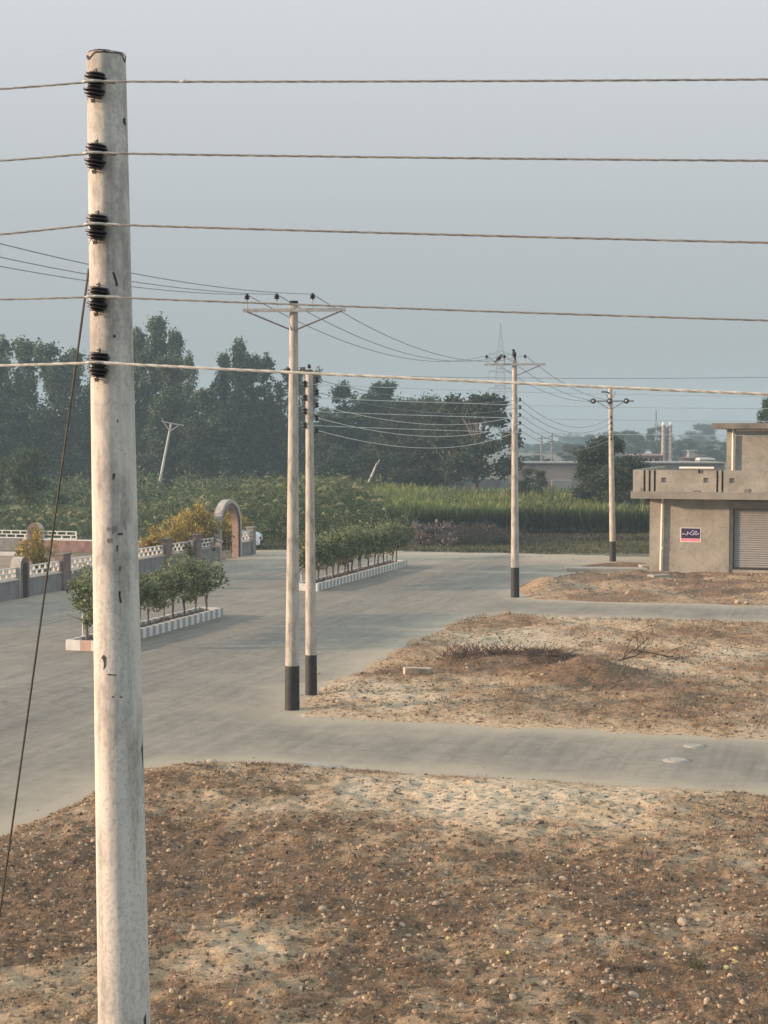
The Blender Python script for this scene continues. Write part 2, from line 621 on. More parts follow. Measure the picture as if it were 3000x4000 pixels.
def leaves(c, size, aspect=0.5, up=0.0, droop=0.0, out=None):
    """one quad per centre: random orientation, optional outward/drooping long axis"""
    n = len(c)
    a = rs.normal(size=(n, 3))
    if out is not None:
        a = a * 0.6 + out
    a[:, 2] = a[:, 2] * (1 - droop) - droop * 1.2 + up
    a /= np.linalg.norm(a, axis=1)[:, None] + 1e-9
    b = np.cross(a, rs.normal(size=(n, 3)))
    b /= np.linalg.norm(b, axis=1)[:, None] + 1e-9
    s = size * rs.uniform(0.6, 1.4, n)[:, None]
    a = a * s
    b = b * s * aspect
    v = np.stack([c - a * .5, c + b * .5 - a * .05, c + a * .5, c - b * .5 - a * .05], 1).reshape(-1, 3)
    q = np.arange(n * 4).reshape(-1, 4)
    return v, q


def crown(name, lobes, n, size, mat, aspect=0.5, droop=0.0, shell=0.55, clump=0.35):
    """lobes: rows of x,y,z,rx,ry,rz ; leaf quads gathered in clumps near the lobes' shells"""
    lobes = np.array(lobes, float)
    wt = (lobes[:, 3] * lobes[:, 4] * lobes[:, 5]) ** 0.67
    nc = max(8, n // 14)
    idx = rs.choice(len(lobes), nc, p=wt / wt.sum())
    d = rs.normal(size=(nc, 3))
    d /= np.linalg.norm(d, axis=1)[:, None]
    rad = shell + (1.05 - shell) * rs.rand(nc)
    cc = lobes[idx, :3] + d * rad[:, None] * lobes[idx, 3:6]
    dd = d
    k = rs.randint(0, nc, n)
    cs = clump * lobes[idx, 3:6].mean(1)[k][:, None]
    c = cc[k] + rs.normal(size=(n, 3)) * cs * 0.6
    c[:, 2] = np.maximum(c[:, 2], 0.03)
    v, q = leaves(c, size, aspect, 0, droop, dd[k])
    return mesh_np(name, v, q, mat)


def obj_me(name, me, parent=None, loc=None):
    o = bpy.data.objects.new(name, me)
    COL.objects.link(o)
    if parent:
        o.parent = parent
        if parent.name in WL:
            o.matrix_parent_inverse = Matrix.Translation(-Vector(parent.location))
    if loc is not None:
        o.location = loc
    return o


def catenary(a, b, sag, n=16):
    a, b = Vector(a), Vector(b)
    out = []
    for i in range(n + 1):
        t = i / n
        p = a.lerp(b, t)
        p.z -= sag * 4 * t * (1 - t)
        out.append(p)
    return out


# ------------------------------------------------------------------ ground
def poly_sd(px, py, poly):
    """signed distance, positive inside"""
    d = np.full(px.shape, 1e9)
    inside = np.zeros(px.shape, bool)
    n = len(poly)
    for i in range(n):
        x1, y1 = poly[i]
        x2, y2 = poly[(i + 1) % n]
        ex, ey = x2 - x1, y2 - y1
        t = np.clip(((px - x1) * ex + (py - y1) * ey) / (ex * ex + ey * ey + 1e-12), 0, 1)
        d = np.minimum(d, np.hypot(px - x1 - t * ex, py - y1 - t * ey))
        c = ((y1 > py) != (y2 > py)) & (px < (x2 - x1) * (py - y1) / (y2 - y1 + 1e-12) + x1)
        inside ^= c
    return np.where(inside, d, -d)


def gp(lst):
    return [tuple(G(a, b)[:2]) for a, b in lst]


PLOT_A = gp([(-700, 3560), (0, 3262), (118, 3207), (375, 3094), (579, 3003), (723, 2980), (1040, 2981), (1500, 3016), (2000, 3042),
             (2500, 3075), (3000, 3108), (4200, 3190)]) + [(11.5, 10), (-9.5, 10)]
PLOT_B = gp([(1155, 2762), (1250, 2690), (1440, 2608), (1560, 2536), (1700, 2470), (1780, 2428), (1850, 2407), (1990, 2405), (2400, 2416),
             (3000, 2434), (4600, 2480), (4600, 2960), (3000, 2886), (2500, 2862), (2000, 2840), (1500, 2818), (1180, 2795)])
PLOT_C = gp([(2036, 2332), (2060, 2300), (2150, 2262), (2230, 2245), (2545, 2240), (3000, 2246), (4400, 2275), (4400, 2400), (3000, 2366),
             (2600, 2356), (2300, 2350), (2100, 2340)])
PLOT_D = gp([(2230, 2222), (2300, 2206), (2380, 2200), (2520, 2200), (2560, 2222)])
ROAD = gp([(-1200, 2592), (0, 2345), (235, 2308), (854, 2190), (985, 2166), (985, 2150), (1130, 2149), (1560, 2152), (1640, 2156), (1900, 2160),
           (2300, 2168), (2560, 2176), (4600, 2220)]) + [(45, 12), (20, 6), (-24, 6), (-24, 40)]


def grid_patch(name, poly, step, mat, zf, attr=None, pad=1.0, kind='structure', clip=True):
    xs = [p[0] for p in poly]
    ys = [p[1] for p in poly]
    X, Y = np.meshgrid(np.arange(min(xs) - pad, max(xs) + pad, step), np.arange(min(ys) - pad, max(ys) + pad, step))
    X = X + rs.uniform(-.25, .25, X.shape) * step
    Y = Y + rs.uniform(-.25, .25, Y.shape) * step
    sd = poly_sd(X, Y, poly)
    Z = zf(X, Y, sd)
    h, w_ = X.shape
    idx = np.arange(h * w_).reshape(h, w_)
    q = np.stack([idx[:-1, :-1], idx[:-1, 1:], idx[1:, 1:], idx[1:, :-1]], -1).reshape(-1, 4)
    keep = (sd.ravel()[q] > -0.6).any(1) if clip else np.ones(len(q), bool)
    q = q[keep]
    used = np.unique(q)
    re = -np.ones(h * w_, int)
    re[used] = np.arange(len(used))
    V = np.stack([X.ravel(), Y.ravel(), Z.ravel()], 1)[used]
    me = mesh_np(name, V, re[q], mat)
    me.polygons.foreach_set('use_smooth', np.ones(len(q), bool))
    if attr:
        an, af = attr
        a = me.attributes.new(an, 'FLOAT', 'POINT')
        a.data.foreach_set('value', af(X, Y, sd).ravel()[used].astype(np.float32))
    o = obj_me(name, me)
    if kind:
        o['kind'] = kind
    return o


# open land to the horizon
mb = MB()
mb.add([(-1400, -60, 0), (1400, -60, 0), (1400, 1450, 0), (-1400, 1450, 0)], [(0, 1, 2, 3)])
g = mb.build('ground', MATS['open_land'])
g['kind'] = 'structure'


def dustf(X, Y, sd):
    d = np.full(X.shape, 0.0)
    for pl in (PLOT_A, PLOT_B, PLOT_C, PLOT_D):
        q = -poly_sd(X, Y, pl)
        d = np.maximum(d, np.exp(-np.maximum(q, 0) / 0.9) * 0.75)
    d = np.maximum(d, np.exp(-np.abs(sd) / 1.6) * 0.6)
    # beaten pale turning area at the far junction
    d += 0.55 * np.exp(-((Y - 81) / 7.0) ** 2)
    a, b = np.array(G(1560, 2228)[:2]), np.array(G(2210, 2240)[:2])
    e = b - a
    t = np.clip(((X - a[0]) * e[0] + (Y - a[1]) * e[1]) / (e @ e), 0, 1)
    d += 0.6 * np.exp(-(np.hypot(X - a[0] - t * e[0], Y - a[1] - t * e[1]) / 0.5) ** 2)
    # wheel-polished lane between median and plots
    l0 = np.array(G(372, 2545)[:2])
    dr = np.array([0.3045, 0.9525])
    nx = (X - l0[0]) * dr[1] - (Y - l0[1]) * dr[0]
    d -= 0.55 * np.exp(-((nx - 3.2) / 1.1) ** 2) + 0.25 * np.exp(-((nx - 1.3) / .35) ** 2) + 0.3 * np.exp(-((nx + 4.2) / 1.0) ** 2)
    return d


grid_patch('road', ROAD, 0.5, MATS['dusty_asphalt'], lambda X, Y, s: np.where(s > -0.2, 0.004, -0.05) + 0 * X, ('dust', dustf))


# patches of dry turf and of bare dust on the near plot: place, half sizes in metres, strength
TURF = [(G(330, 3390), 2.3, 2.4, .55), (G(60, 3480), 1.6, 1.8, .45), (G(660, 3060), .55, .9, .5), (G(660, 3330), .45, 1.0, .35), (G(1090, 3115), .6, .45, .4),
        (G(1180, 3245), .8, .5, .4), (G(1750, 3600), 1.8, 1.3, .3), (G(2500, 3900), 2.6, 1.3, .3), (G(1500, 3800), 1.0, 1.4, .28), (G(2300, 3400), 2.4, 2.0, .15),
        (G(2950, 3250), 1.0, 1.6, .3), (G(700, 3960), .6, .5, .3), (G(300, 3680), 1.5, .5, .25)]
BARE = [(G(1450, 3150), 2.6, 2.2, -.30), (G(2300, 3120), 3.0, 1.0, -.35), (G(980, 3330), 1.0, 2.2, -.28), (G(1080, 3800), .35, 1.4, -.12), (G(150, 3880), 1.5, .9, -.12),
        (G(900, 3700), .7, 1.0, -.1), (G(1750, 3120), 1.5, 1.2, -.2)]


def cover_near(X, Y):
    c = 0.38 + 1.0 * (fbm(X * 0.55 + 3, Y * 0.55, 5) - 0.5) + 0.5 * (fbm(X * 2.2, Y * 2.2, 3) - 0.5)
    for p_, a_, b_, k_ in TURF + BARE:
        c = c + k_ * 0.9 * np.exp(-(((X - p_.x) / (a_ * 1.2)) ** 2 + ((Y - p_.y) / (b_ * 1.2)) ** 2) ** .8)
    return c


def z_near(X, Y, sd):
    rise = np.clip((sd + 0.25 * (fbm(X * 1.5, Y * 1.5, 3) - 0.5) * 2) / 0.35, -1, 1) * 0.05
    z = rise + np.clip(sd / 1.0, 0, 1) * (0.16 * (fbm(X * 0.5, Y * 0.5, 3) - 0.35) + 0.11 * (fbm(X * 3.2, Y * 3.2, 3) - 0.5)
                                          + 0.07 * (vnoise(X * 9, Y * 9) - 0.5))
    return np.where(sd > 0.5, np.maximum(z, 0.012), z) + 0.006


NEAR = grid_patch('near_plot', PLOT_A, 0.075, MATS['plot_earth'], z_near, ('cover', lambda X, Y, s: cover_near(X, Y)))


def cover_b(X, Y, s=None):
    return 0.17 + 1.4 * (fbm(X * 0.30 + 40, Y * 0.30, 4) - 0.5) + 0.2 * np.clip((X - 4) / 8, -0.5, 1)


def z_b(X, Y, sd):
    rise = np.clip((sd + 0.5 * (fbm(X * 1.2, Y * 1.2, 3) - 0.5) * 2) / 0.5, -1, 1) * 0.05
    z = rise + np.clip(sd / 1.2, 0, 1) * (0.22 * (fbm(X * 0.45 + 9, Y * 0.45, 3) - 0.35) + 0.15 * (fbm(X * 2.4, Y * 2.4, 3) - 0.5)
                                          + 0.05 * (vnoise(X * 7, Y * 7) - 0.5))
    m0 = G(2310, 2672)
    z = z + 0.5 * np.exp(-(((X - m0.x) / 1.25) ** 2 + ((Y - m0.y - 0.5) / 0.9) ** 2)) * (0.75 + 0.5 * fbm(X * 3, Y * 3, 3))
    m1 = G(2040, 2600)
    z = z + 0.22 * np.exp(-(((X - m1.x) / 2.2) ** 2 + ((Y - m1.y) / 0.8) ** 2))
    return np.where(sd > 0.7, np.maximum(z, 0.012), z) + 0.006


def cov_b2(X, Y, s):
    m0 = G(2310, 2672)
    m1 = G(2000, 2600)
    m2 = G(1600, 2630)
    return cover_b(X, Y) + 1.2 * np.exp(-(((X - m0.x) / 1.2) ** 2 + ((Y - m0.y - 0.3) / 1.0) ** 2)) \
        + 0.5 * np.exp(-(((X - m1.x) / 2.2) ** 2 + ((Y - m1.y) / 1.0) ** 2)) + 0.45 * np.exp(-(((X - m2.x) / 1.6) ** 2 + ((Y - m2.y) / 1.2) ** 2))


MIDP = grid_patch('middle_plot', PLOT_B, 0.12, MATS['plot_earth'], z_b, ('cover', cov_b2))


def z_c(X, Y, sd):
    rise = np.clip((sd + 0.4 * (fbm(X * 1.2, Y * 1.2, 3) - 0.5) * 2) / 0.4, -1, 1) * 0.05
    z = rise + np.clip(sd / 1.2, 0, 1) * (0.38 * (fbm(X * 0.6 + 5, Y * 0.6, 3) - 0.25) + 0.16 * (fbm(X * 2.4, Y * 2.4, 3) - 0.5))
    m0 = G(2120, 2300)
    z = z + 0.35 * np.exp(-(((X - m0.x) / 0.9) ** 2 + ((Y - m0.y) / 1.3) ** 2))
    return z + 0.006


grid_patch('far_plot', PLOT_C, 0.14, MATS['plot_earth'], z_c, ('cover', lambda X, Y, s: 0.50 + 0.9 * (fbm(X * 0.4, Y * 0.4, 4) - 0.5)))
grid_patch('dirt_patch', PLOT_D, 0.14, MATS['plot_earth'],
           lambda X, Y, sd: 0.006 + np.clip(sd / 0.4, -1, 1) * 0.05 + np.clip(sd, 0, 1) * 0.2 * (fbm(X * 2, Y * 2, 3) - 0.4),
           ('cover', lambda X, Y, s: 0.6 + 0 * X))


def zat(f, poly, x, y):
    X, Y = np.array([[x]]), np.array([[y]])
    return float(f(X, Y, poly_sd(X, Y, poly))[0, 0])


# grass blades
def blades(name, pts, h, wdt, mat, lean=0.5):
    n = len(pts)
    hh = h * rs.uniform(0.5, 1.4, n)[:, None]
    ang = rs.uniform(0, 2 * math.pi, n)
    sx = np.stack([np.cos(ang), np.sin(ang), np.zeros(n)], 1) * wdt * rs.uniform(.6, 1.4, n)[:, None]
    tip = np.stack([rs.normal(size=n) * lean, rs.normal(size=n) * lean, np.ones(n)], 1) * hh
    v = np.stack([pts - sx, pts + sx, pts + tip + sx * .2, pts + tip - sx * .2], 1).reshape(-1, 3)
    return mesh_np(name, v, np.arange(n * 4).reshape(-1, 4), mat)


def tufts(f, poly, n, per, box, cov, thr, sp):
    X = rs.uniform(box[0], box[1], (1, n * 6))
    Y = rs.uniform(box[2], box[3], (1, n * 6))
    sd = poly_sd(X, Y, poly)
    c = cov(X, Y, sd) + rs.normal(size=X.shape) * 0.15
    k = ((sd > 0.15) & (c > thr))
    X, Y = X[k][:n], Y[k][:n]
    X = (X[:, None] + rs.normal(size=(len(X), per)) * sp).ravel()[None]
    Y = (Y[:, None] + rs.normal(size=(Y.shape[0], per)) * sp).ravel()[None]
    Z = f(X, Y, poly_sd(X, Y, poly))
    return np.stack([X[0], Y[0], Z[0] - 0.01], 1)


pts = tufts(z_near, PLOT_A, 9000, 10, (-6, 8, 14.5, 30), lambda X, Y, s: cover_near(X, Y), 0.25, 0.05)
o = obj_me('dry_grass', blades('dry_grass', pts, 0.055, 0.004, M_DGRASS, 0.9))
tag(o, 'short dry brown grass tufts over the near empty plot', 'grass', kind='stuff')
pts = tufts(z_b, PLOT_B, 4500, 8, (-3, 22, 31, 54), cov_b2, 0.1, 0.08)
o = obj_me('dry_weeds', blades('dry_weeds', pts, 0.09, 0.008, M_DGRASS, 0.9))
tag(o, 'low dry weeds over the middle empty plot', 'weeds', kind='stuff')
n = 34000
X = rs.uniform(-8, 22, n)
Y = rs.uniform(81, 100, n)
k = poly_sd(X[None], Y[None], ROAD)[0] < -0.3
pts = np.stack([X[k], Y[k], np.zeros(k.sum())], 1)
o = obj_me('verge_grass', blades('verge_grass', pts, 0.13, 0.03, M_VGRASS, 0.7))
tag(o, 'low green and brown verge grass beyond the road', 'grass', kind='stuff')

# ------------------------------------------------------------------ stones
def stone_mesh(seed, mat):
    r2 = random.Random(seed)
    import bmesh
    bm = bmesh.new()
    bmesh.ops.create_icosphere(bm, subdivisions=2, radius=1)
    ph = [Vector((r2.gauss(0, 1), r2.gauss(0, 1), r2.gauss(0, 1))).normalized() for _ in range(7)]
    cut = [r2.uniform(0.55, 0.9) for _ in ph]
    for v in bm.verts:
        for d_, c_ in zip(ph, cut):
            e = v.co.dot(d_) - c_
            if e > 0:
                v.co -= d_ * e * 0.9
        v.co.z *= 0.75
    me = bpy.data.meshes.new('stone')
    bm.to_mesh(me)
    bm.free()
    me.materials.append(mat)
    return me


SM = [stone_mesh(i, M_STONE) for i in range(5)] + [stone_mesh(9, M_STONEB)]
SY = [stone_mesh(20 + i, M_STONEY) for i in range(2)]


def put_stone(me, x, y, z, s, label, group):
    o = bpy.data.objects.new('stone', me)
    COL.objects.link(o)
    o.location = (x, y, z + s * 0.35)
    o.scale = (s * random.uniform(.8, 1.4), s * random.uniform(.8, 1.3), s * random.uniform(.7, 1.1))
    o.rotation_euler = (random.uniform(-.4, .4), random.uniform(-.4, .4), random.uniform(0, 6.3))
    tag(o, label, 'stone', group)
    return o


cnt = 0
while cnt < 235:
    px, py = random.uniform(620, 3000), 3130 + 880 * random.random() ** 0.8
    if random.random() > 0.12 + 0.88 * math.exp(-(((px - 2350) / 750) ** 2 + ((py - 3560) / 260) ** 2)):
        continue
    p = G(px, py)
    if float(poly_sd(np.array([[p.x]]), np.array([[p.y]]), PLOT_A)[0, 0]) < 0.3:
        continue
    s = random.uniform(0.018, 0.036) if random.random() < .85 else random.uniform(0.036, 0.055)
    put_stone(random.choice(SM), p.x, p.y, zat(z_near, PLOT_A, p.x, p.y), s,
              'small pale broken stone scattered on the brown near plot', 'small pale stones scattered on the near plot')
    cnt += 1
for (px, py) in [(1646, 3675), (1752, 3677), (1578, 3735), (1940, 3650), (2506, 3640), (2457, 3655), (2393, 3774), (2602, 3752), (2825, 3740),
                 (2875, 3738), (2872, 3780), (2835, 3808), (1985, 3750), (2200, 3692), (905, 3970)]:
    p = G(px, py)
    put_stone(random.choice(SY), p.x, p.y, zat(z_near, PLOT_A, p.x, p.y), 0.032,
              'rounded yellowish stone lying on the near plot', 'rounded yellowish stones on the near plot')
# chips nobody could count
nch = 3200
X = rs.uniform(-6, 8, (1, nch))
Y = rs.uniform(14.5, 29, (1, nch))
sd = poly_sd(X, Y, PLOT_A)
k = (sd > .2) & (fbm(X * .5 + 60, Y * .5, 3) + 0.05 * X > 0.42)
X, Y, sd = X[k], Y[k], sd[k]
Z = z_near(X[None], Y[None], sd[None])[0]
base = np.array([(1, 0, 0), (-.5, .9, 0), (-.6, -.8, 0), (0.1, .1, .8)])
cv, cf = [], []
C = np.stack([X, Y, Z], 1)
s_ = rs.uniform(.008, .024, len(C))
ang = rs.uniform(0, 6.3, len(C))
bx = base[None] * s_[:, None, None] * rs.uniform(.6, 1.4, (len(C), 4, 1))
rx = bx[..., 0] * np.cos(ang)[:, None] - bx[..., 1] * np.sin(ang)[:, None]
ry = bx[..., 0] * np.sin(ang)[:, None] + bx[..., 1] * np.cos(ang)[:, None]
V = np.stack([rx, ry, bx[..., 2]], -1) + C[:, None]
F = np.array([(0, 1, 3), (1, 2, 3), (2, 0, 3)])
F = (np.arange(len(C))[:, None, None] * 4 + F[None]).reshape(-1, 3)
o = obj_me('gravel', mesh_np('gravel', V.reshape(-1, 3), F, M_STONE))
tag(o, 'fine pale stone chips over the near plot', 'gravel', kind='stuff')


def clods(name, zf, poly, n, box, smin, smax, mat, label, dens=None):
    X = rs.uniform(box[0], box[1], (1, n))
    Y = rs.uniform(box[2], box[3], (1, n))
    sd = poly_sd(X, Y, poly)
    cv_ = dustf(X, Y, sd) - .18 if dens == 'dust' else cover_near(X, Y) if dens else fbm(X * .6 + 31, Y * .6, 3) - .1
    k = (sd > .05) & (cv_ + rs.normal(size=X.shape) * .16 > .34)
    X, Y, sd = X[k], Y[k], sd[k]
    Z = zf(X[None], Y[None], sd[None])[0]
    m = len(X)
    cube = np.array([(-1, -1, -.4), (1, -1, -.4), (1, 1, -.4), (-1, 1, -.4), (-.6, -.7, .7), (.7, -.6, .8), (.6, .6, .7), (-.7, .6, .6)])
    s = (smin + (smax - smin) * rs.rand(m) ** 2.5)[:, None, None]
    V = cube[None] * s * rs.uniform(.6, 1.4, (m, 8, 3)) * rs.uniform(.6, 1.5, (m, 1, 3))
    a = rs.uniform(0, 6.3, m)[:, None]
    x, y = V[..., 0] * np.cos(a) - V[..., 1] * np.sin(a), V[..., 0] * np.sin(a) + V[..., 1] * np.cos(a)
    V = np.stack([x, y, V[..., 2]], -1) + np.stack([X, Y, Z], 1)[:, None]
    F = np.array([(4, 5, 6, 7), (0, 1, 5, 4), (1, 2, 6, 5), (2, 3, 7, 6), (3, 0, 4, 7)])
    F = (np.arange(m)[:, None, None] * 8 + F[None]).reshape(-1, 4)
    o = obj_me(name, mesh_np(name, V.reshape(-1, 3), F, mat))
    tag(o, label, 'rubble', kind='stuff')


clods('rubble', z_near, PLOT_A, 42000, (-7, 9, 14.5, 30.5), .006, .028, M_CLOD, 'crumbled earth clods and brick chips over the near plot', True)
clods('rubble', z_b, PLOT_B, 15000, (-4, 22, 31, 54), .010, .036, M_CLOD, 'crumbled earth clods over the middle plot')
clods('rubble', lambda X, Y, sd: 0.004 + 0 * X, ROAD, 9000, (-12, 20, 22, 84), .006, .022, M_CLOD, 'small earth crumbs and grit spilled along the road edges', 'dust')
clods('rubble', z_c, PLOT_C, 3000, (4, 24, 56, 71), .02, .06, M_CLODR, 'crumbled earth clods over the far plot')

# ------------------------------------------------------------------ poles
def lerp(a, b, t):
    return a + (b - a) * t


def shaft(name, base, top, rb, rt, band, n=20, mat=None, label=None, cat='utility pole', group=None):
    e = empty(name, base, label, cat, group)
    base, top = Vector(base), Vector(top)
    mb = MB()
    t0 = band / (top.z - base.z) if band else 0
    N = 24
    pts = [base.lerp(top, lerp(t0, 1, i / N)) for i in range(N + 1)]
    mb.tube(pts, [lerp(rb, rt, lerp(t0, 1, i / N)) for i in range(N + 1)], n)
    part(mb, 'shaft', mat or M_POLE2, e, True)
    if band:
        mb = MB()
        b2 = base.lerp(top, t0)
        mb.tube([base - Vector((0, 0, .1)), b2], [rb + .004, lerp(rb, rt, t0) + .004], n)
        part(mb, 'painted_base', M_BLACK, e, True)
    return e


PIN = [(.012, 0), (.012, .05), (.05, .055), (.062, .075), (.035, .085), (.05, .10), (.055, .12), (.03, .135), (.036, .155), (.02, .17), (.005, .172)]
SHK = [(.02, 0), (.045, .006), (.05, .02), (.032, .03), (.026, .05), (.032, .07), (.05, .08), (.045, .094), (.02, .1)]


def pin_insulator(e, base, s=1.0, stem=0.16):
    mb = MB()
    mb.lathe([(r * s, z * s + stem) for r, z in PIN], base, n=14)
    o = part(mb, 'insulator', M_INS, e, True)
    mb = MB()
    mb.tube([base, Vector(base) + Vector((0, 0, stem + .02))], .014, 8)
    sub(mb, 'pin', M_STEEL, o)
    return Vector(base) + Vector((0, 0, stem + .15 * s))


def shackle(e, c, s=1.0, strap_to=None):
    mb = MB()
    c = Vector(c)
    mb.lathe([(r * s, (z - .05) * s) for r, z in SHK], c, n=14)
    o = part(mb, 'insulator', M_INS, e, True)
    if strap_to is not None:
        mb = MB()
        st = Vector(strap_to)
        for dz in (-.055 * s, .055 * s):
            mb.tube([c + Vector((0, 0, dz)), Vector((st.x, st.y, c.z + dz))], .008 * s, 6)
        mb.tube([c - Vector((0, 0, .07 * s)), c + Vector((0, 0, .07 * s))], .008 * s, 6)
        sub(mb, 'strap', M_DSTEEL, o)
    return c


def wire(pts, r, mat, label, group, name='overhead_wire'):
    mb = MB()
    mb.tube(pts, r, 6)
    o = mb.build(name, mat, None, True)
    tag(o, label, 'wire', group)
    return o


ORD = ['topmost', 'second from top', 'third from top', 'fourth from top', 'lowest']
# ---- the near pole, speckled, with five shackle insulators
D1 = 6.6
pt = P(415, 215, D1)
pb = P(485, 3995, D1)
dirn = (pt - pb) / (pt.z - pb.z)
base1 = pt - dirn * pt.z
e1 = empty('utility_pole', base1, 'big speckled concrete pole with five insulators, tallest thing in view', 'utility pole')


def r1(z):
    return 0.082 + (pt.z - z) * 0.0073


mb = MB()
N, nn = 60, 40
zs = [pt.z * i / N for i in range(N + 1)]
vs, fs = [], []
for i, z in enumerate(zs):
    c = base1 + dirn * z
    for k in range(nn):
        t = 2 * math.pi * k / nn
        rr = r1(z)
        vs.append(c + Vector((math.cos(t) * rr, math.sin(t) * rr, 0)))
for i in range(N):
    for k in range(nn):
        a, b = i * nn + k, i * nn + (k + 1) % nn
        fs.append((a, b, b + nn, a + nn))
mb.add(vs, fs)
part(mb, 'shaft', M_POLE, e1, True)
# broken charred rim
mb = MB()
ring = []
for k in range(nn):
    t = 2 * math.pi * k / nn
    ring.append(base1 + dirn * (pt.z + 0.004 + 0.002 * math.sin(3 * t + 1) + random.uniform(-.0015, .0015)) + Vector((math.cos(t), math.sin(t), 0)) * (0.081 + random.uniform(-.003, .0)))
low = []
for k in range(nn):
    t = 2 * math.pi * k / nn
    dip = .007 + (0.024 * math.exp(-((t - 3.85) / .30) ** 2)) + (0.034 * math.exp(-((t - 6.05) / .14) ** 2)) + random.uniform(0, .004)
    low.append(base1 + dirn * (pt.z - dip) + Vector((math.cos(t), math.sin(t), 0)) * 0.0842)
cen = base1 + dirn * (pt.z + .004)
vs = ring + low + [cen]
fs = [(k, (k + 1) % nn, 2 * nn) for k in range(nn)] + [(nn + k, nn + (k + 1) % nn, (k + 1) % nn, k) for k in range(nn)]
mb.add(vs, fs)
part(mb, 'broken_rim', M_RIM, e1)


def pole_patch(mb, outline, D=D1, off=.0015, m=0):
    """outline in photo pixels, wrapped on the near pole's surface"""
    pts = []
    for (px, py) in outline:
        q = P(px, py, D)
        c = base1 + dirn * q.z
        r = r1(q.z) + off
        dx = max(-r * .995, min(r * .995, q.x - c.x))
        pts.append(Vector((c.x + dx, c.y - math.sqrt(r * r - dx * dx), q.z)))
    mb.add(pts, [tuple(range(len(pts)))], m)


mb = MB()
for ol in [[(452, 1073), (460, 1070), (470, 1100), (474, 1122), (466, 1126), (462, 1104)],
           [(408, 2560), (420, 2545), (430, 2556), (428, 2590), (418, 2606), (421, 2580), (416, 2562)],
           [(436, 2618), (470, 2621), (470, 2626), (436, 2624)], [(452, 2704), (494, 2706), (492, 2711), (455, 2709)],
           [(478, 2302), (486, 2300), (485, 2318), (491, 2344), (484, 2346), (479, 2320)],
           [(475, 2078), (492, 2076), (492, 2085), (475, 2085)], [(470, 2125), (477, 2123), (474, 2150), (470, 2148)],
           [(488, 470), (494, 466), (496, 496), (489, 490)], [(455, 1315), (466, 1311), (466, 1324), (457, 1324)],
           [(472, 1640), (476, 1640), (475, 1652), (471, 1650)], [(455, 1850), (466, 1846), (461, 1870), (455, 1872)],
           [(557, 2920), (562, 2900), (566, 2985), (562, 3010)], [(570, 3960), (577, 3940), (578, 3995), (572, 3995)],
           [(481, 2205), (486, 2205), (485, 2225), (481, 2223)]]:
    pole_patch(mb, ol)
part(mb, 'chipped_spot', simple('dark_chip', (0.05, 0.045, 0.04), 0.95, var=.5, scale=40), e1)
mb = MB()
for ol in [[(432, 2055), (450, 2055), (450, 2068), (432, 2068)], [(452, 2052), (470, 2050), (500, 2030), (506, 2066), (470, 2068), (454, 2085)],
           [(432, 2100), (455, 2095), (458, 2112), (436, 2116)]]:
    pole_patch(mb, ol, off=.001)
part(mb, 'cement_repair', M_GWALL, e1)

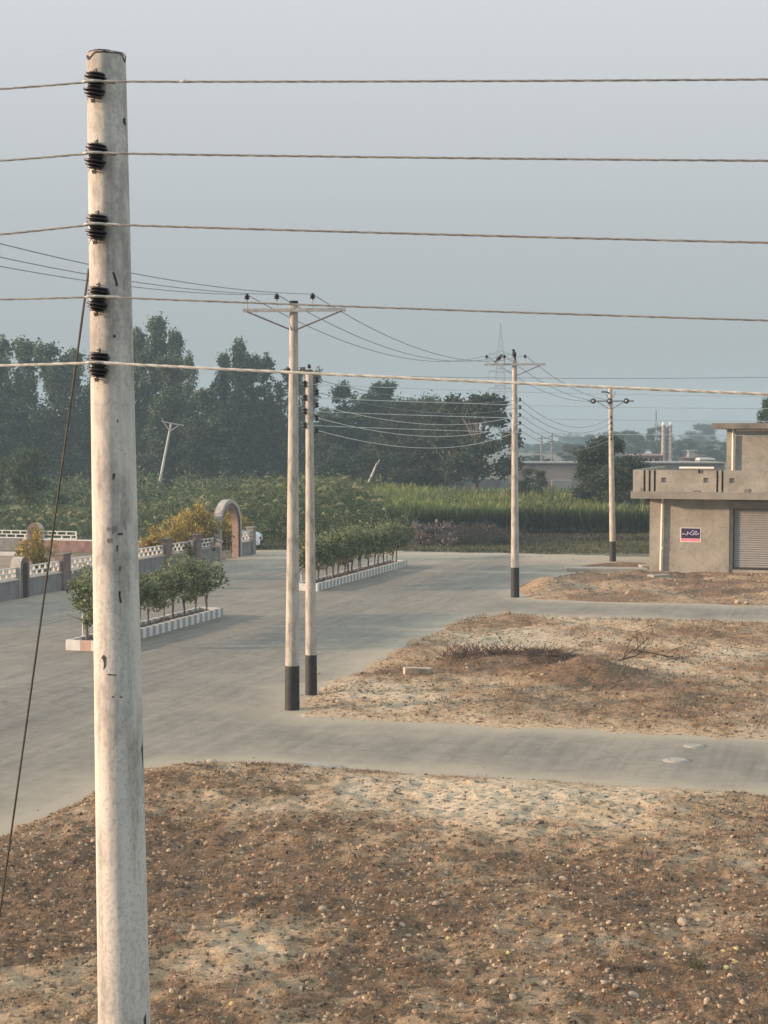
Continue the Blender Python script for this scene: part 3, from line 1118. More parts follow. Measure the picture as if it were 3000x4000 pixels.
# shackle stacks of the near pole and the five thick conductors
INSY = [330, 608, 884, 1166, 1422]
RIGHTY = [310, 628, 948, 1252, 1540]
NEARW = []
DI = D1 - 0.10
for i, y in enumerate(INSY):
    c = P(370 + i * 4 if i < 4 else 384, y, DI)
    mb = MB()
    prof = []
    z = -0.055
    for k, (rr, h) in enumerate([(.030, .010), (.040, .012), (.046, .014), (.030, .018), (.044, .014), (.046, .012), (.040, .010)]):
        prof += [(rr * .75, z), (rr, z + h * .25), (rr, z + h * .6), (rr * .72, z + h)]
        z += h * 1.18
    tilt = Vector((0.10 + .03 * (i % 2), -.05, 1))
    mb.lathe(prof, c, tilt, 22)
    ins = part(mb, 'insulator', M_INS, e1, True)
    mb = MB()
    for dz in (-.060, .060):
        pz = c + Vector((0.1 * dz, 0, dz))
        cc = base1 + dirn * pz.z
        mb.obox(pz + Vector((-.012, -.004, -.0025)), (cc.x - pz.x + .0, .10, 0), (.0, .018, 0), (0, 0, .004))
    mb.tube([c + Vector((-.006, 0, -.068)), c + Vector((.006, 0, .066))], .006, 8)
    mb.box(c + Vector((-.007, 0, -.068)), (.016, .016, .012))
    sub(mb, 'strap', M_DSTEEL, ins)
    # binding of the conductor round the groove
    mb = MB()
    wpt = c + Vector((0, -.035, .004))
    mb.tube([wpt + Vector((-.046, .004, -.001)), wpt + Vector((-.03, -.006, .001)), wpt + Vector((0, -.010, .002)), wpt + Vector((.03, -.006, .001)), wpt + Vector((.05, .002, -.001))], .0055, 8)
    mb.tube([wpt + Vector((.045, -.002, -.002)), wpt + Vector((.095, .0, -.004))], .008, 8)
    sub(mb, 'tie_wire', M_ALU, ins)
    # conductor: twisted strands through the insulator
    right = P(3000, RIGHTY[i], 5.87)
    left = P(0, [348, 628, 916, 1170, 1428][i], 6.69 - .1)
    a = wpt
    lin = []
    vR = right - a
    for k in range(0, 121):
        t = k / 120 * 1.9
        p = a + vR * t
        p.z = a.z + vR.z * t + 0.012 * t * (t - 1)
        lin.append(p)
    vL = left - a
    lft = []
    for k in range(1, 30):
        t = k / 29 * 2.6
        p = a + vL * t
        p.z += 0.004 * t * (t - 1)
        lft.append(p)
    path = list(reversed(lft)) + lin
    mb = MB()
    # resample finely
    dense = []
    for p, q in zip(path[:-1], path[1:]):
        m_ = max(1, int((q - p).length / .016))
        for k in range(m_):
            dense.append(p.lerp(q, k / m_))
    R0 = .0040 if i < 4 else .0054
    if i == 3:
        R0 = .0036
    for s_i in range(3):
        pp = []
        for k, p in enumerate(dense):
            t = k * .016 * 2 * math.pi / .16 + s_i * 2.094
            pp.append(p + Vector((0, math.cos(t) * R0 * .62, math.sin(t) * R0 * .62)))
        mb.tube(pp, R0 * .62, 6)
    o = mb.build('overhead_wire', M_ALU if i == 4 else M_ALUD, None, True)
    tag(o, 'thick twisted bright wire tied to the speckled pole, ' + ORD[i] + ' of five', 'wire', 'five thick wires tied to the speckled pole')
    NEARW.append(o)
    if i == 0:
        SPL = min(dense, key=lambda q: abs((1500 + q.x / q.y * FPX * .9988) - 742))

# splice on the top wire is part of that wire
mb = MB()
w0 = NEARW[0]
a_ = SPL
mb.tube([a_ - Vector((.03, -.003, 0)), a_ - Vector((.012, 0, -.002)), a_ + Vector((.012, 0, 0)), a_ + Vector((.03, -.003, .0))], [.003, .0075, .006, .003], 8)
sub(mb, 'splice', M_ALU, w0)

# stay wire running down and back from the near pole
sa = P(347, 1050, D1 + .05)
sb = G(-322, 5786)
sb = P(0, 3500, 7.9)
dd = (sb - sa)
ground_pt = sa + dd * (sa.z / (sa.z - sb.z))
o = wire(catenary(sa, ground_pt, 0.08, 20), .0055, M_CABLE, 'dark slanting stay wire from the speckled pole to the ground', None, 'stay_wire')

# ---- high tension poles
D2 = G(1141, 2772).y
b2, t2 = G(1141, 2772), P(1148, 1180, G(1141, 2772).y)
e2 = shaft('utility_pole', b2, t2, .165, .092, 1.0, label='tall concrete pole with steel crossarm and black base at the road corner', group='concrete power poles along the road')


def crossarm(e, c, half_l, half_r, dirv=(0.995, -0.1, 0), brace=True, bl=.98, br=.98, drop=.42, m=M_STEEL, th=.075):
    c = Vector(c)
    d = Vector(dirv).normalized()
    n = Vector((-d.y, d.x, 0))
    mb = MB()
    o = c - d * half_l - n * .16
    L_ = d * (half_l + half_r)
    mb.obox(o - Vector((0, 0, th / 2)), L_, n * .006, (0, 0, th))
    mb.obox(o - Vector((0, 0, th / 2)) + n * .007, L_, n * .05, (0, 0, .006))
    mb.obox(o + Vector((0, 0, th / 2 - .006)) + n * .007, L_, n * .05, (0, 0, .006))
    part(mb, 'crossarm', m, e)
    for s, l in ((-1, bl * half_l), (1, br * half_r)):
        if (s < 0 and bl <= 0) or (s > 0 and br <= 0):
            continue
        mb = MB()
        a = c + d * (s * l * .94) - n * .18 - Vector((0, 0, .03))
        b = c + d * (s * .09) - n * .10 - Vector((0, 0, drop))
        mb.tube([a, b], .02, 6)
        part(mb, 'brace', M_DSTEEL, e)
    return d, n


ca = P(1148, 1213, D2)
d2, n2 = crossarm(e2, ca, 1.12, 1.18)
A2 = []
for px in (968, 1085, 1225):
    off = (px - 1148) / FPX * D2
    A2.append(pin_insulator(e2, ca + d2 * off - n2 * .13 + Vector((0, 0, .03)), 1.05))
mb = MB()
mb.tube([t2 - Vector((0, 0, .05)), t2 + Vector((0, 0, .025))], [.098, .094], 18)
part(mb, 'pole_cap', M_BLACK, e2)
shackle(e2, P(1124, 1447, D2 - .05), 1.0, b2)

# ---- low tension pole beside it
D3 = G(1215, 2714).y
b3 = G(1216, 2714)
t3 = P(1208, 1448, D3)
e3 = shaft('utility_pole', b3, t3, .14, .085, 0.96, label='shorter concrete pole lined with insulators, standing behind the tall corner pole', group='concrete power poles along the road')
L3, R3 = [], []
for y in (1500, 1553, 1606, 1661):
    L3.append(shackle(e3, P(1188, y, D3 - .05), 1.3, P(1206, y, D3)))
for y in (1483, 1532, 1582, 1632, 1681):
    R3.append(shackle(e3, P(1238, y, D3 + .05), 1.15, P(1216, y, D3)))
pin_insulator(e3, t3, .8, .02)
mb = MB()
mb.obox(P(1170, 1452, D3 - .1), (.30, 0, 0), (0, .05, 0), (0, 0, .05))
mb.obox(P(1173, 1444, D3 - .1), (.12, 0, 0), (0, .05, 0), (0, 0, .06))
part(mb, 'top_bracket', M_DSTEEL, e3)

# ---- pole 4
b4 = G(2012, 2333)
D4 = b4.y
t4 = P(2010, 1407, D4)
e4 = shaft('utility_pole', b4, t4, .165, .092, 1.15, label='tall pole with crows on top standing beside the dirt mound', group='concrete power poles along the road')
ca = P(2010, 1424, D4)
d4, n4 = crossarm(e4, ca, 1.14, 1.18, bl=0, br=.9)
A4 = []
for px in (1902, 1971, 2051):
    A4.append(pin_insulator(e4, ca + d4 * ((px - 2010) / FPX * D4) - n4 * .13 + Vector((0, 0, .03)), 1.05))
R4 = []
for y in (1561, 1591, 1621, 1652, 1681):
    R4.append(shackle(e4, P(2032, y, D4), 1.15, P(2014, y, D4)))

# ---- pole 5
b5 = G(2394, 2193)
D5 = b5.y
t5 = P(2384, 1512, D5)
e5 = shaft('utility_pole', b5, t5, .16, .10, 1.0, label='pole with three round disc insulators on its crossarm near the shop', group='concrete power poles along the road')
ca = P(2384, 1567, D5)
d5, n5 = crossarm(e5, ca, 1.14, 1.14, dirv=(1, -.02, 0), bl=.62, br=.62, drop=.38, m=M_DSTEEL, th=.06)
A5 = []
for px in (2317, 2380, 2445):
    c = ca + d5 * ((px - 2384) / FPX * D5) - n5 * .2
    mb = MB()
    ax = Vector((-.28, -.96, 0))
    mb.lathe([(.03, 0), (.13, .03), (.135, .05), (.06, .06), (.05, .08), (.13, .11), (.135, .13), (.06, .15)], c, ax, 16)
    io = part(mb, 'disc_insulator', M_INS, e5, True)
    mb = MB()
    mb.lathe([(.055, .14), (.05, .2), (.015, .26)], c, ax, 10)
    sub(mb, 'clamp', M_WHITE, io)
    A5.append(c + ax * .24)
L5 = []
for y in (1630, 1652, 1675, 1697, 1714):
    L5.append(shackle(e5, P(2388, y, D5 - .2), 1.3, P(2388, y, D5)))
mb = MB()
a = P(2349, 1531, D5 - .1)
mb.tube([a, a + Vector((.26, 0, 0)), a + Vector((.38, 0.05, -.06))], .035, 8)
part(mb, 'jumper_bracket', M_BLACK, e5)
mb = MB()
mb.tube([P(2366, 1540, D5 - .15), P(2384, 1566, D5 - .15)], .02, 6)
mb.tube([P(2404, 1530, D5 - .15), P(2396, 1552, D5 - .15)], .02, 6)
part(mb, 'jumper_wire', M_DSTEEL, e5)

# ---- thin conductors
pd = (b4 - b2)
pd.z = 0
prev = [a - Vector((6.9, 24.3, -0.05)) for a in A2]
for i in range(3):
    wire(catenary(prev[i], A2[i], .55, 24), .0075, M_WIREF, 'thin sagging wire reaching the tall corner pole crossarm, ' + ['outer', 'middle', 'inner'][i] + ' insulator',
         'thin wires along the road')
    wire(catenary(A2[i], A4[i], .72, 24), .009, M_WIREF, 'thin wire from corner pole crossarm to crow pole, ' + ['outer', 'middle', 'inner'][i] + ' insulator',
         'thin wires along the road')
    wire(catenary(A4[i], A5[i], .5, 18), .010, M_WIREF, 'thin wire from crow pole crossarm to disc insulator pole, ' + ['outer', 'middle', 'inner'][i] + ' one',
         'thin wires along the road')
for i in range(5):
    wire(catenary(R3[i], R4[i] + Vector((-.03, 0, 0)), .30 + .06 * i, 24), .0085, M_WIREL if i > 1 else M_WIREF,
         'sagging wire between insulator stacks of the paired and crow poles, ' + ORD[i], 'sagging low wires between the pole stacks')
    wire(catenary(R4[i], L5[i], .75 - .03 * i, 20), .010, M_WIREF, 'sagging wire from crow pole stack to disc insulator pole, ' + ORD[i],
         'sagging low wires between the pole stacks')
# cross street wires leaving the low pole to the east
zs3 = [P(1205, 1463, D3)] + L3
ends = [P(3300, 1468, 41), P(3300, 1548, 41), P(3300, 1596, 41), P(3300, 1645, 41), P(3300, 1702, 41)]
for i in range(5):
    a, b = zs3[i], ends[i]
    wire(catenary(a, b, .08, 24), .008 if i else .0065, M_WIREL if i else M_WIREF, 'nearly level wire crossing towards the shop, ' + ORD[i] + ' of the cross street set',
         'level wires along the cross street')

# ---- leaning pole among the trees
bl_ = G(612, 1944)
tl_ = P(669, 1652, bl_.y + 2)
el = shaft('leaning_pole', bl_, tl_, .15, .11, 0, mat=M_PBARK, label='leaning pale pole with crossarm among the dark trees')
mb = MB()
c = tl_ - Vector((0, .3, .05))
mb.tube([P(630, 1645, tl_.y - .3), c, P(718, 1662, tl_.y - .3)], .07, 6)
part(mb, 'crossarm', M_STEEL, el)
for q in (P(640, 1650, tl_.y - .3), P(700, 1660, tl_.y - .3)):
    mb = MB()
    mb.tube([q, tl_ - Vector((.1, .3, .9))], .05, 6)
    part(mb, 'brace', M_STEEL, el)

# ---- two far poles
for i, (px, yt, D) in enumerate([(2116, 1700, 250), (2156, 1692, 262)]):
    tt = P(px, yt, D)
    bb = Vector((tt.x - .05, D, 0))
    ef = shaft('distant_pole', bb, tt, .16, .12, 0, mat=M_GWALL, label=['hazy far pole with short crossarm above the long wall',
                                                         'hazy far pole with two crossarms above the long wall'][i], group='far poles beyond the long wall')
    for k in range(i + 1):
        mb = MB()
        mb.box(tt - Vector((-.3, .2, .5 + k * .9)), (2.2, .12, .14))
        part(mb, 'crossarm', M_GWALL, ef)

# ---- transmission pylon
DP = 480
top = P(1955, 1258, DP)
ep = empty('transmission_pylon', (top.x, DP, 0), 'tall hazy lattice transmission pylon behind the trees', 'pylon')
mb = MB()
hz = top.z


def pw(z):
    if z > hz - 9:
        return max(.08, (hz - z) / 9 * 0.95)
    if z > hz - 26:
        return 0.95 + (hz - 9 - z) / 17 * .9
    return 1.85 + (hz - 26 - z) / 20 * 2.2


levels = list(np.linspace(0, hz - 9, 16)) + list(np.linspace(hz - 7, hz - .3, 5))
for i in range(len(levels) - 1):
    z0, z1 = levels[i], levels[i + 1]
    w0_, w1_ = pw(z0), pw(z1)
    cs = [(-1, -1), (1, -1), (1, 1), (-1, 1)]
    for k in range(4):
        a, b = cs[k], cs[(k + 1) % 4]
        A_ = Vector((top.x + a[0] * w0_, DP + a[1] * w0_, z0))
        B_ = Vector((top.x + a[0] * w1_, DP + a[1] * w1_, z1))
        C_ = Vector((top.x + b[0] * w1_, DP + b[1] * w1_, z1))
        D_ = Vector((top.x + b[0] * w0_, DP + b[1] * w0_, z0))
        mb.tube([A_, B_], .05, 4)
        mb.tube([A_, C_], .025, 4)
        mb.tube([D_, B_], .025, 4)
        mb.tube([B_, C_], .025, 4)
part(mb, 'lattice_tower', M_LATT, ep)
for zz in (P(1955, 1384, DP).z, P(1955, 1452, DP).z, P(1955, 1518, DP).z):
    mb = MB()
    for s in (-1, 1):
        mb.tube([Vector((top.x, DP, zz + 1.1)), Vector((top.x + s * 2.3, DP, zz + .4)), Vector((top.x + s * 3.6, DP, zz)), Vector((top.x, DP, zz))], .07, 4)
        mb.tube([Vector((top.x + s * 3.6, DP, zz)), Vector((top.x + s * 3.5, DP, zz - 2.4))], .09, 4)
    part(mb, 'crossarm', M_LATT, ep)

# ---- radio mast
top = P(2562, 1602, 430)
mb = MB()
for s in range(3):
    a = s * 2.094
    mb.tube([(top.x + .9 * math.cos(a), 430 + .9 * math.sin(a), 0), (top.x + .1 * math.cos(a), 430, top.z)], .09, 4)
for k in range(12):
    z = top.z * k / 12
    r_ = .9 - .8 * k / 12
    mb.tube([(top.x - r_, 430, z), (top.x + r_ * .9, 430, z + top.z / 12)], .05, 4)
o = mb.build('radio_mast', M_LATT)
tag(o, 'faint thin radio mast rising above the far trees', 'mast')

# ------------------------------------------------------------------ birds
def crow(loc, head, label, s=1.0, lean=0.0):
    mb = MB()
    prof = [(.005, -.17), (.02, -.15), (.035, -.06), (.065, 0), (.075, .07), (.06, .13), (.045, .16), (.05, .19), (.04, .225), (.01, .24)]
    ax = Vector((head[0], head[1], head[2])).normalized()
    mb.lathe([(r * s, z * s) for r, z in prof], (0, 0, .14 * s), ax, 12)
    hd = Vector((0, 0, .14 * s)) + ax * .205 * s
    mb.lathe([(.016 * s, 0), (.004 * s, .07 * s)], hd, (math.copysign(1, head[0]), 0, -.1), 6)
    for q in (-.02, .02):
        mb.tube([(0, q, .12 * s), (0, q, 0)], .007 * s, 5)
    o = mb.build('crow', M_BIRD, None, True)
    o.location = loc
    tag(o, label, 'bird', 'crows on the tall pole')
    return o


crow(t4 + Vector((0, 0, .0)), (-.22, 0, 1), 'black crow perched upright on top of the tall pole', 1.15)
crow(ca + Vector((0, 0, 0)) if False else P(1944, 1419, D4 - .16), (.75, 0, .75), 'black crow perched leaning on the crossarm of the tall pole', 1.05)

# ------------------------------------------------------------------ shop building
SA = G(2536, 2236)
U = Vector((0.9518, -0.3066, 0))
V_ = Vector((0.3066, 0.9518, 0))


def fac(px, off=0.0):
    """distance along the shop front line (offset towards the viewer) seen at photo column px"""
    o = SA - V_ * off
    k = (px - 1500) / FPX / CP     # x/y
    # (o + U s).x = k*(o + U s).y   (small pitch, ground-level rays)
    a, b, _ = ray(px, 2100)
    k = a / b
    return (k * o.y - o.x) / (U.x - k * U.y)


def fz(px, py, off=0.0):
    o = SA - V_ * off
    s = fac(px, off)
    q = o + U * s
    a, b, c = ray(px, py)
    return H + c / b * q.y


es = empty('shop_building', SA, 'two storey cement shop with roller shutter and overhanging balcony parapet', 'building')


def sbox(mb, s0, s1, z0, z1, d0, d1, m=0):
    """box along the front: s from-to, z from-to, depth d (positive = behind the front plane)"""
    o = SA + U * s0 + V_ * d0
    mb.obox(Vector((o.x, o.y, z0)), U * (s1 - s0), V_ * (d1 - d0), (0, 0, z1 - z0), m)


OV = 1.0
z_slab0, z_slab1 = fz(2540, 1948, OV), fz(2540, 1920, OV)
z_par = fz(2540, 1836, OV)
z_r0, z_r1 = fz(2800, 1675, 0), fz(2800, 1653, 0)
s_sh = fac(2862)
s_w1 = fac(2848)
END = 14.0
zb = -0.1
mb = MB()
sbox(mb, 0, s_w1, zb, z_slab0, 0, 9)
sbox(mb, s_w1, s_sh, zb, z_slab0, .10, 9)
sbox(mb, s_sh, s_sh + 2.9, fz(2900, 1988), z_slab0, .10, 9)
sbox(mb, s_sh, s_sh + 2.9, zb, fz(2900, 2226), .02, 9)
sbox(mb, s_sh + 2.9, END, zb, z_slab0, 0, 9)
sbox(mb, s_sh, s_sh + 2.9, fz(2900, 2226), fz(2900, 1988), .6, 9)
wall = part(mb, 'wall', M_CEM, es)
mb = MB()
sbox(mb, s_w1 - .03, s_sh + 3.2, fz(2900, 1984), fz(2900, 1958), -.10, .098)
part(mb, 'lintel', M_CEMG, es)
mb = MB()
s_l = fac(2462, OV)
sbox(mb, s_l, END, z_slab0, z_slab1, -OV, 9.2)
part(mb, 'balcony_slab', M_CEMG, es)
# parapet with slots and square recesses
mb = MB()
s_p = fac(2470, OV)
cuts = []
for px in (2516, 2536, 2556, 2800, 2820):
    s = fac(px, OV - .08)
    cuts.append((s - .045, s + .045))
cuts.sort()
cur = s_p
sq = []
for px in (2590, 2755, 2856):
    sq.append(fac(px, OV))
zq = fz(2700, 1876, OV)
for a, b in cuts + [(END, END)]:
    sbox(mb, cur, a, z_slab1, z_par, -OV + .145, -OV + .22)
    x_ = cur
    for q_ in [q for q in sq if cur < q < a] + [None]:
        if q_ is None:
            sbox(mb, x_, a, z_slab1, z_par, -OV + .06, -OV + .1445)
        else:
            sbox(mb, x_, q_ - .11, z_slab1, z_par, -OV + .06, -OV + .1445)
            sbox(mb, q_ - .11, q_ + .11, z_slab1, zq - .11, -OV + .0605, -OV + .1445)
            sbox(mb, q_ - .11, q_ + .11, zq + .11, z_par, -OV + .0605, -OV + .1445)
            x_ = q_ + .11
    cur = b
sbox(mb, s_p, s_p + .16, z_slab1, z_par, -OV + .222, 9)
par = part(mb, 'parapet', M_CEM, es)
mb = MB()
for a, b in cuts:
    sbox(mb, a, b, z_slab1 + .01, z_par - .02, -OV + .17, -OV + .21)
part(mb, 'slot_shade', M_DARK, es)  # near-black strips: shade inside the slots painted as colour
mb = MB()
sbox(mb, fac(2500, OV), fac(2512, OV), z_slab1 - .02, z_slab1 + .16, -OV + .02, -OV + .058)
sbox(mb, fac(2905, OV), fac(2925, OV), z_slab1 - .02, z_slab1 + .16, -OV + .02, -OV + .058)
sbox(mb, fac(2705, OV), fac(2728, OV), z_slab1 - .02, z_slab1 + .07, -OV + .02, -OV + .058)
part(mb, 'plaster_scar', M_CEMD, es)
# dark drain box under slab end
mb = MB()
sbox(mb, fac(2518), fac(2535), fz(2525, 1972), z_slab0 - .004, .0, .5)
part(mb, 'drain_box', M_DARK, es)
# upper room
s_u = fac(2832)
mb = MB()
sbox(mb, s_u, END, z_slab1, z_r0, 0.3, 8)
part(mb, 'upper_wall', M_CEM, es)
mb = MB()
sbox(mb, fac(2778), END, z_r0, z_r1, -.35, 8.6)
part(mb, 'roof_slab', M_CEMD, es)
mb = MB()
sbox(mb, fac(2868), END, z_r0 - .10, z_r0 - .03, .23, .298)
part(mb, 'conduit', M_PVC, es)
mb = MB()
o = SA + U * fac(2858) + V_ * .2
mb.tube([Vector((o.x, o.y, fz(2858, 1840))), Vector((o.x, o.y, z_r0 - .02))], .055, 12)
part(mb, 'downpipe', M_PVC, es, True)
mb = MB()
o = SA + U * fac(2588) - V_ * .09
o2 = SA + U * fac(2583) - V_ * .09
mb.tube([Vector((o2.x, o2.y, .12)), Vector((o.x, o.y, z_slab0 - .01))], .055, 12)
for zz in (1.1, 2.2):
    mb.tube([Vector((o.x, o.y, zz)), Vector((o.x, o.y, zz + .06))], .064, 12)
part(mb, 'downpipe', M_PVC, es, True)
mb = MB()
o = SA + U * fac(2651, OV) - V_ * (OV + .02)
zz = fz(2700, 1828, OV)
o1 = SA + U * fac(2786, OV) - V_ * (OV + .02)
mb.tube([Vector((o.x, o.y, zz)), Vector((o1.x, o1.y, zz))], .055, 12)
tb = part(mb, 'pipe_rail', M_PVC, es, True)
mb = MB()
sbox(mb, fac(2724, OV), fac(2732, OV), z_par - .12, zz - .05, -OV + .0, -OV + .055)
part(mb, 'bracket', M_DARK, es)
# roller shutter
mb = MB()
zs0, zs1 = fz(2900, 2219), fz(2900, 1990)
n_sl = 26
for k in range(n_sl):
    za = lerp(zs0, zs1, k / n_sl)
    zc = lerp(zs0, zs1, (k + 1) / n_sl)
    o = SA + U * (s_sh + .06)
    o2 = SA + U * (s_sh + 2.84)
    for (d_, e_, f_, g_) in ((.20, .165, za, (za * .6 + zc * .4)), (.165, .20, za * .6 + zc * .4, zc)):
        mb.add([o + V_ * d_ + Vector((0, 0, f_)), o2 + V_ * d_ + Vector((0, 0, f_)), o2 + V_ * e_ + Vector((0, 0, g_)), o + V_ * e_ + Vector((0, 0, g_))],
               [(0, 1, 2, 3)])
part(mb, 'roller_shutter', M_SHUT, es)
mb = MB()
sbox(mb, s_sh + .002, s_sh + .06, zs0 - .04, zs1 + .0, .085, .25)
sbox(mb, s_sh + 2.84, s_sh + 2.898, zs0 - .04, zs1, .085, .25)
sbox(mb, s_sh + .06, s_sh + 2.84, zs0 - .06, zs0 - .005, .085, .25)
part(mb, 'shutter_frame', M_DARK, es)

# poster on the wall
s0, s1 = fac(2656), fac(2739)
zt, zb2 = fz(2700, 2061), fz(2700, 2118)
ps = empty('poster', SA + U * (s0 + s1) / 2 + Vector((0, 0, zb2)), 'small navy and pink poster stuck on the cement wall', 'poster')
mb = MB()
sbox(mb, s0, s1, zb2, zt, -.010, -.003)
part(mb, 'paper', M_PPAPER, ps)
mb = MB()
ww, hh = s1 - s0, zt - zb2


def pl(u, v):
    return s0 + ww * u, zb2 + hh * v


a, b = pl(.06, .26), pl(.95, .95)
sbox(mb, a[0], b[0], a[1], b[1], -.014, -.0105)
part(mb, 'navy_panel', M_PNAVY, ps)
mb = MB()
a, b = pl(.06, .07), pl(.95, .245)
sbox(mb, a[0], b[0], a[1], b[1], -.014, -.0105)
part(mb, 'pink_band', M_PPINK, ps)
mb = MB()
for line in [[(.13, .57), (.17, .60), (.24, .55), (.30, .50), (.34, .50), (.36, .60), (.35, .72), (.40, .62), (.47, .58), (.52, .53), (.58, .50), (.64, .50),
              (.68, .56), (.72, .60), (.76, .50), (.80, .52), (.84, .60), (.88, .62), (.88, .56), (.84, .56)],
             [(.46, .62), (.52, .66), (.56, .74), (.62, .80), (.66, .78)], [(.62, .56), (.66, .66), (.71, .74), (.75, .78)], [(.13, .57), (.12, .53), (.17, .53)],
             [(.74, .60), (.77, .68), (.80, .78)]]:
    for p, q in zip(line[:-1], line[1:]):
        a, b = pl(*p), pl(*q)
        A_ = SA + U * a[0] - V_ * .017 + Vector((0, 0, a[1]))
        B_ = SA + U * b[0] - V_ * .017 + Vector((0, 0, b[1]))
        mb.tube([A_, B_], .016, 6)
part(mb, 'lettering', M_PLIL, ps)

# concrete strip and slabs by the shop
mb = MB()
a, b = G(2212, 2233), G(2535, 2236)
mb.obox(a - Vector((0, 0, .05)), b - a, (0, 1.1, 0), (0, 0, .20))
a, b = G(2505, 2228), G(2545, 2228)
mb.obox(a - Vector((0, .2, .05)), b - a, (0, 1.0, 0), (0, 0, .27))
o = mb.build('concrete_strip', M_CONC)
tag(o, 'pale concrete strip running up to the shop corner', 'slab')
mb = MB()
mb.box(G(2575, 2262) + Vector((0, 0, .12)), (.9, .5, .14), .4)
o = mb.build('broken_slab', M_CEM)
tag(o, 'broken concrete slab below the shop downpipe', 'slab')

# ------------------------------------------------------------------ stones, covers and litter away from the near plot
def single_stone(px, py, s, label, me=None, z=0.0, name='stone'):
    p = G(px, py)
    o = put_stone(me or SM[0], p.x, p.y, z, s, label, None)
    o.name = name
    return o


single_stone(2457, 2335, .16, 'pale block of stone at the foot of the far dirt mound', z=.1)
single_stone(2880, 2362, .12, 'pale stone on the far plot edge below the shutter', z=.05)
single_stone(2915, 2364, .10, 'smaller pale stone beside another on the far plot edge', z=.05)
single_stone(826, 2995, .10, 'pale rounded stone at the near plot corner', z=.05)
single_stone(895, 3037, .07, 'lone pale pebble behind the near plot edge', z=.06)
single_stone(1022, 3944, .05, 'broken white stone near the bottom of the near plot', SM[1], z=.08)
single_stone(2665, 3625, .075, 'large pale rock among rubble on the near plot', SM[2], z=.05)
single_stone(2350, 3120 + 90, .045, 'white stone tipped up beside a dark hole on the near plot', SM[3], z=.06)
single_stone(2345, 3130 + 345, .05, 'grey-white stone with dark hollow on the near plot', SM[4], z=.05)
single_stone(1325, 2757, .09, 'pale lump near the lower edge of the middle plot', z=.06)
single_stone(2345, 2820, .08, 'small cream stone at the middle plot edge by the road', SM[2], z=.05)
single_stone(1980, 2403, .14, 'dark clod on the far edge of the middle plot', SM[5], z=.02)
single_stone(1245, 2635, .06, 'tiny white stone on the sloping edge of the middle plot', SM[3], z=.03)
p = G(1610, 2645)
e = empty('concrete_block', p, 'broken pale concrete block lying on the middle plot', 'block')
mb = MB()
mb.box(p + Vector((-.03, 0, .16)), (.36, .28, .18), .2)
part(mb, 'block', M_STONE, e)
mb = MB()
mb.box(p + Vector((.32, .25, .14)), (.34, .3, .12), -.3)
part(mb, 'fragment', M_STONE, e)
for i, (px, py, r_, lab) in enumerate([(2710, 2916, .17, 'round pale manhole cover on the cross street'), (2640, 2972, .20, 'worn pale manhole patch near the lower edge of the cross street'),
                                     (1205, 3012, .50, 'wide pale manhole ring at the near plot edge')]):
    p = G(px, py)
    mb = MB()
    mb.lathe([(r_ * 1.25, 0), (r_ * 1.2, .012), (r_ * 1.02, .014)], p + Vector((0, 0, .0045 if i < 2 else .03)), n=24)
    o = mb.build('manhole_cover', M_CONC)
    mb = MB()
    mb.lathe([(r_, 0), (r_ * .96, .012)], p + Vector((0, 0, .0195 if i < 2 else .0445)), n=24)
    sub(mb, 'lid', M_CEM, o)
    tag(o, lab, 'manhole cover')

# ------------------------------------------------------------------ brushwood, branch, saplings on the middle plot
mb = MB()
for k in range(420):
    u = random.random()
    px = 1725 + 480 * u ** .9
    py = 2602 - 30 * random.random() + (25 * (u - .6) if u > .6 else 0)
    p = G(px, py)
    z = zat(z_b, PLOT_B, p.x, p.y)
    hgt = random.uniform(.08, .42) * (1.15 - .6 * u)
    q = p + Vector((random.gauss(0, .22), random.gauss(0, .15), z + hgt * random.uniform(.6, 1.1)))
    mb.tube([p + Vector((0, 0, z - .03)), (p + q) / 2 + Vector((random.gauss(0, .03), 0, .02 + z / 2)), q], [.012, .009, .005], 4)
for k in range(160):
    p = G(2060 + 260 * random.random(), 2600 + 20 * random.random())
    z = zat(z_b, PLOT_B, p.x, p.y)
    q = p + Vector((random.uniform(-.5, .5), random.gauss(0, .3), z + random.uniform(.02, .16)))
    mb.tube([p + Vector((0, 0, z + .01)), q], [.01, .004], 4)
o = mb.build('brushwood', M_DRY)
tag(o, 'long low heap of dark dry brushwood on the middle plot', 'brushwood')
mb = MB()


def twig(p, d, l, r, lev):
    pts = [p]
    for k in range(4):
        d = (d + Vector((random.gauss(0, .18), random.gauss(0, .18), random.gauss(0, .12)))).normalized()
        pts.append(pts[-1] + d * l / 4)
    mb.tube(pts, [r, r * .85, r * .7, r * .55, r * .35], 5)
    if lev:
        for k in range(4):
            q = pts[random.randint(1, 4)]
            twig(q, (d + Vector((random.gauss(0, .6), random.gauss(0, .5), random.gauss(0.1, .4)))).normalized(), l * .6, r * .55, lev - 1)


p0 = G(2405, 2602) + Vector((0, 0, .12))
twig(p0, Vector((.85, .25, .35)), .9, .03, 2)
twig(p0 + Vector((.5, .1, .25)), Vector((.7, .2, .6)), .6, .018, 2)
twig(p0 + Vector((.6, .1, .28)), Vector((1, .1, -.05)), 1.1, .022, 2)
o = mb.build('fallen_branch', M_DRY)
tag(o, 'dry forked fallen branch behind the dark soil mound', 'branch')
mb = MB()
p0 = G(2945, 2862)
twig(p0, Vector((.25, 0, 1)), .95, .016, 1)
twig(p0, Vector((.55, .1, .9)), .8, .014, 1)
o = mb.build('dry_sapling', M_DRYL)
tag(o, 'thin bare dry sapling at the road edge of the middle plot', 'sapling')
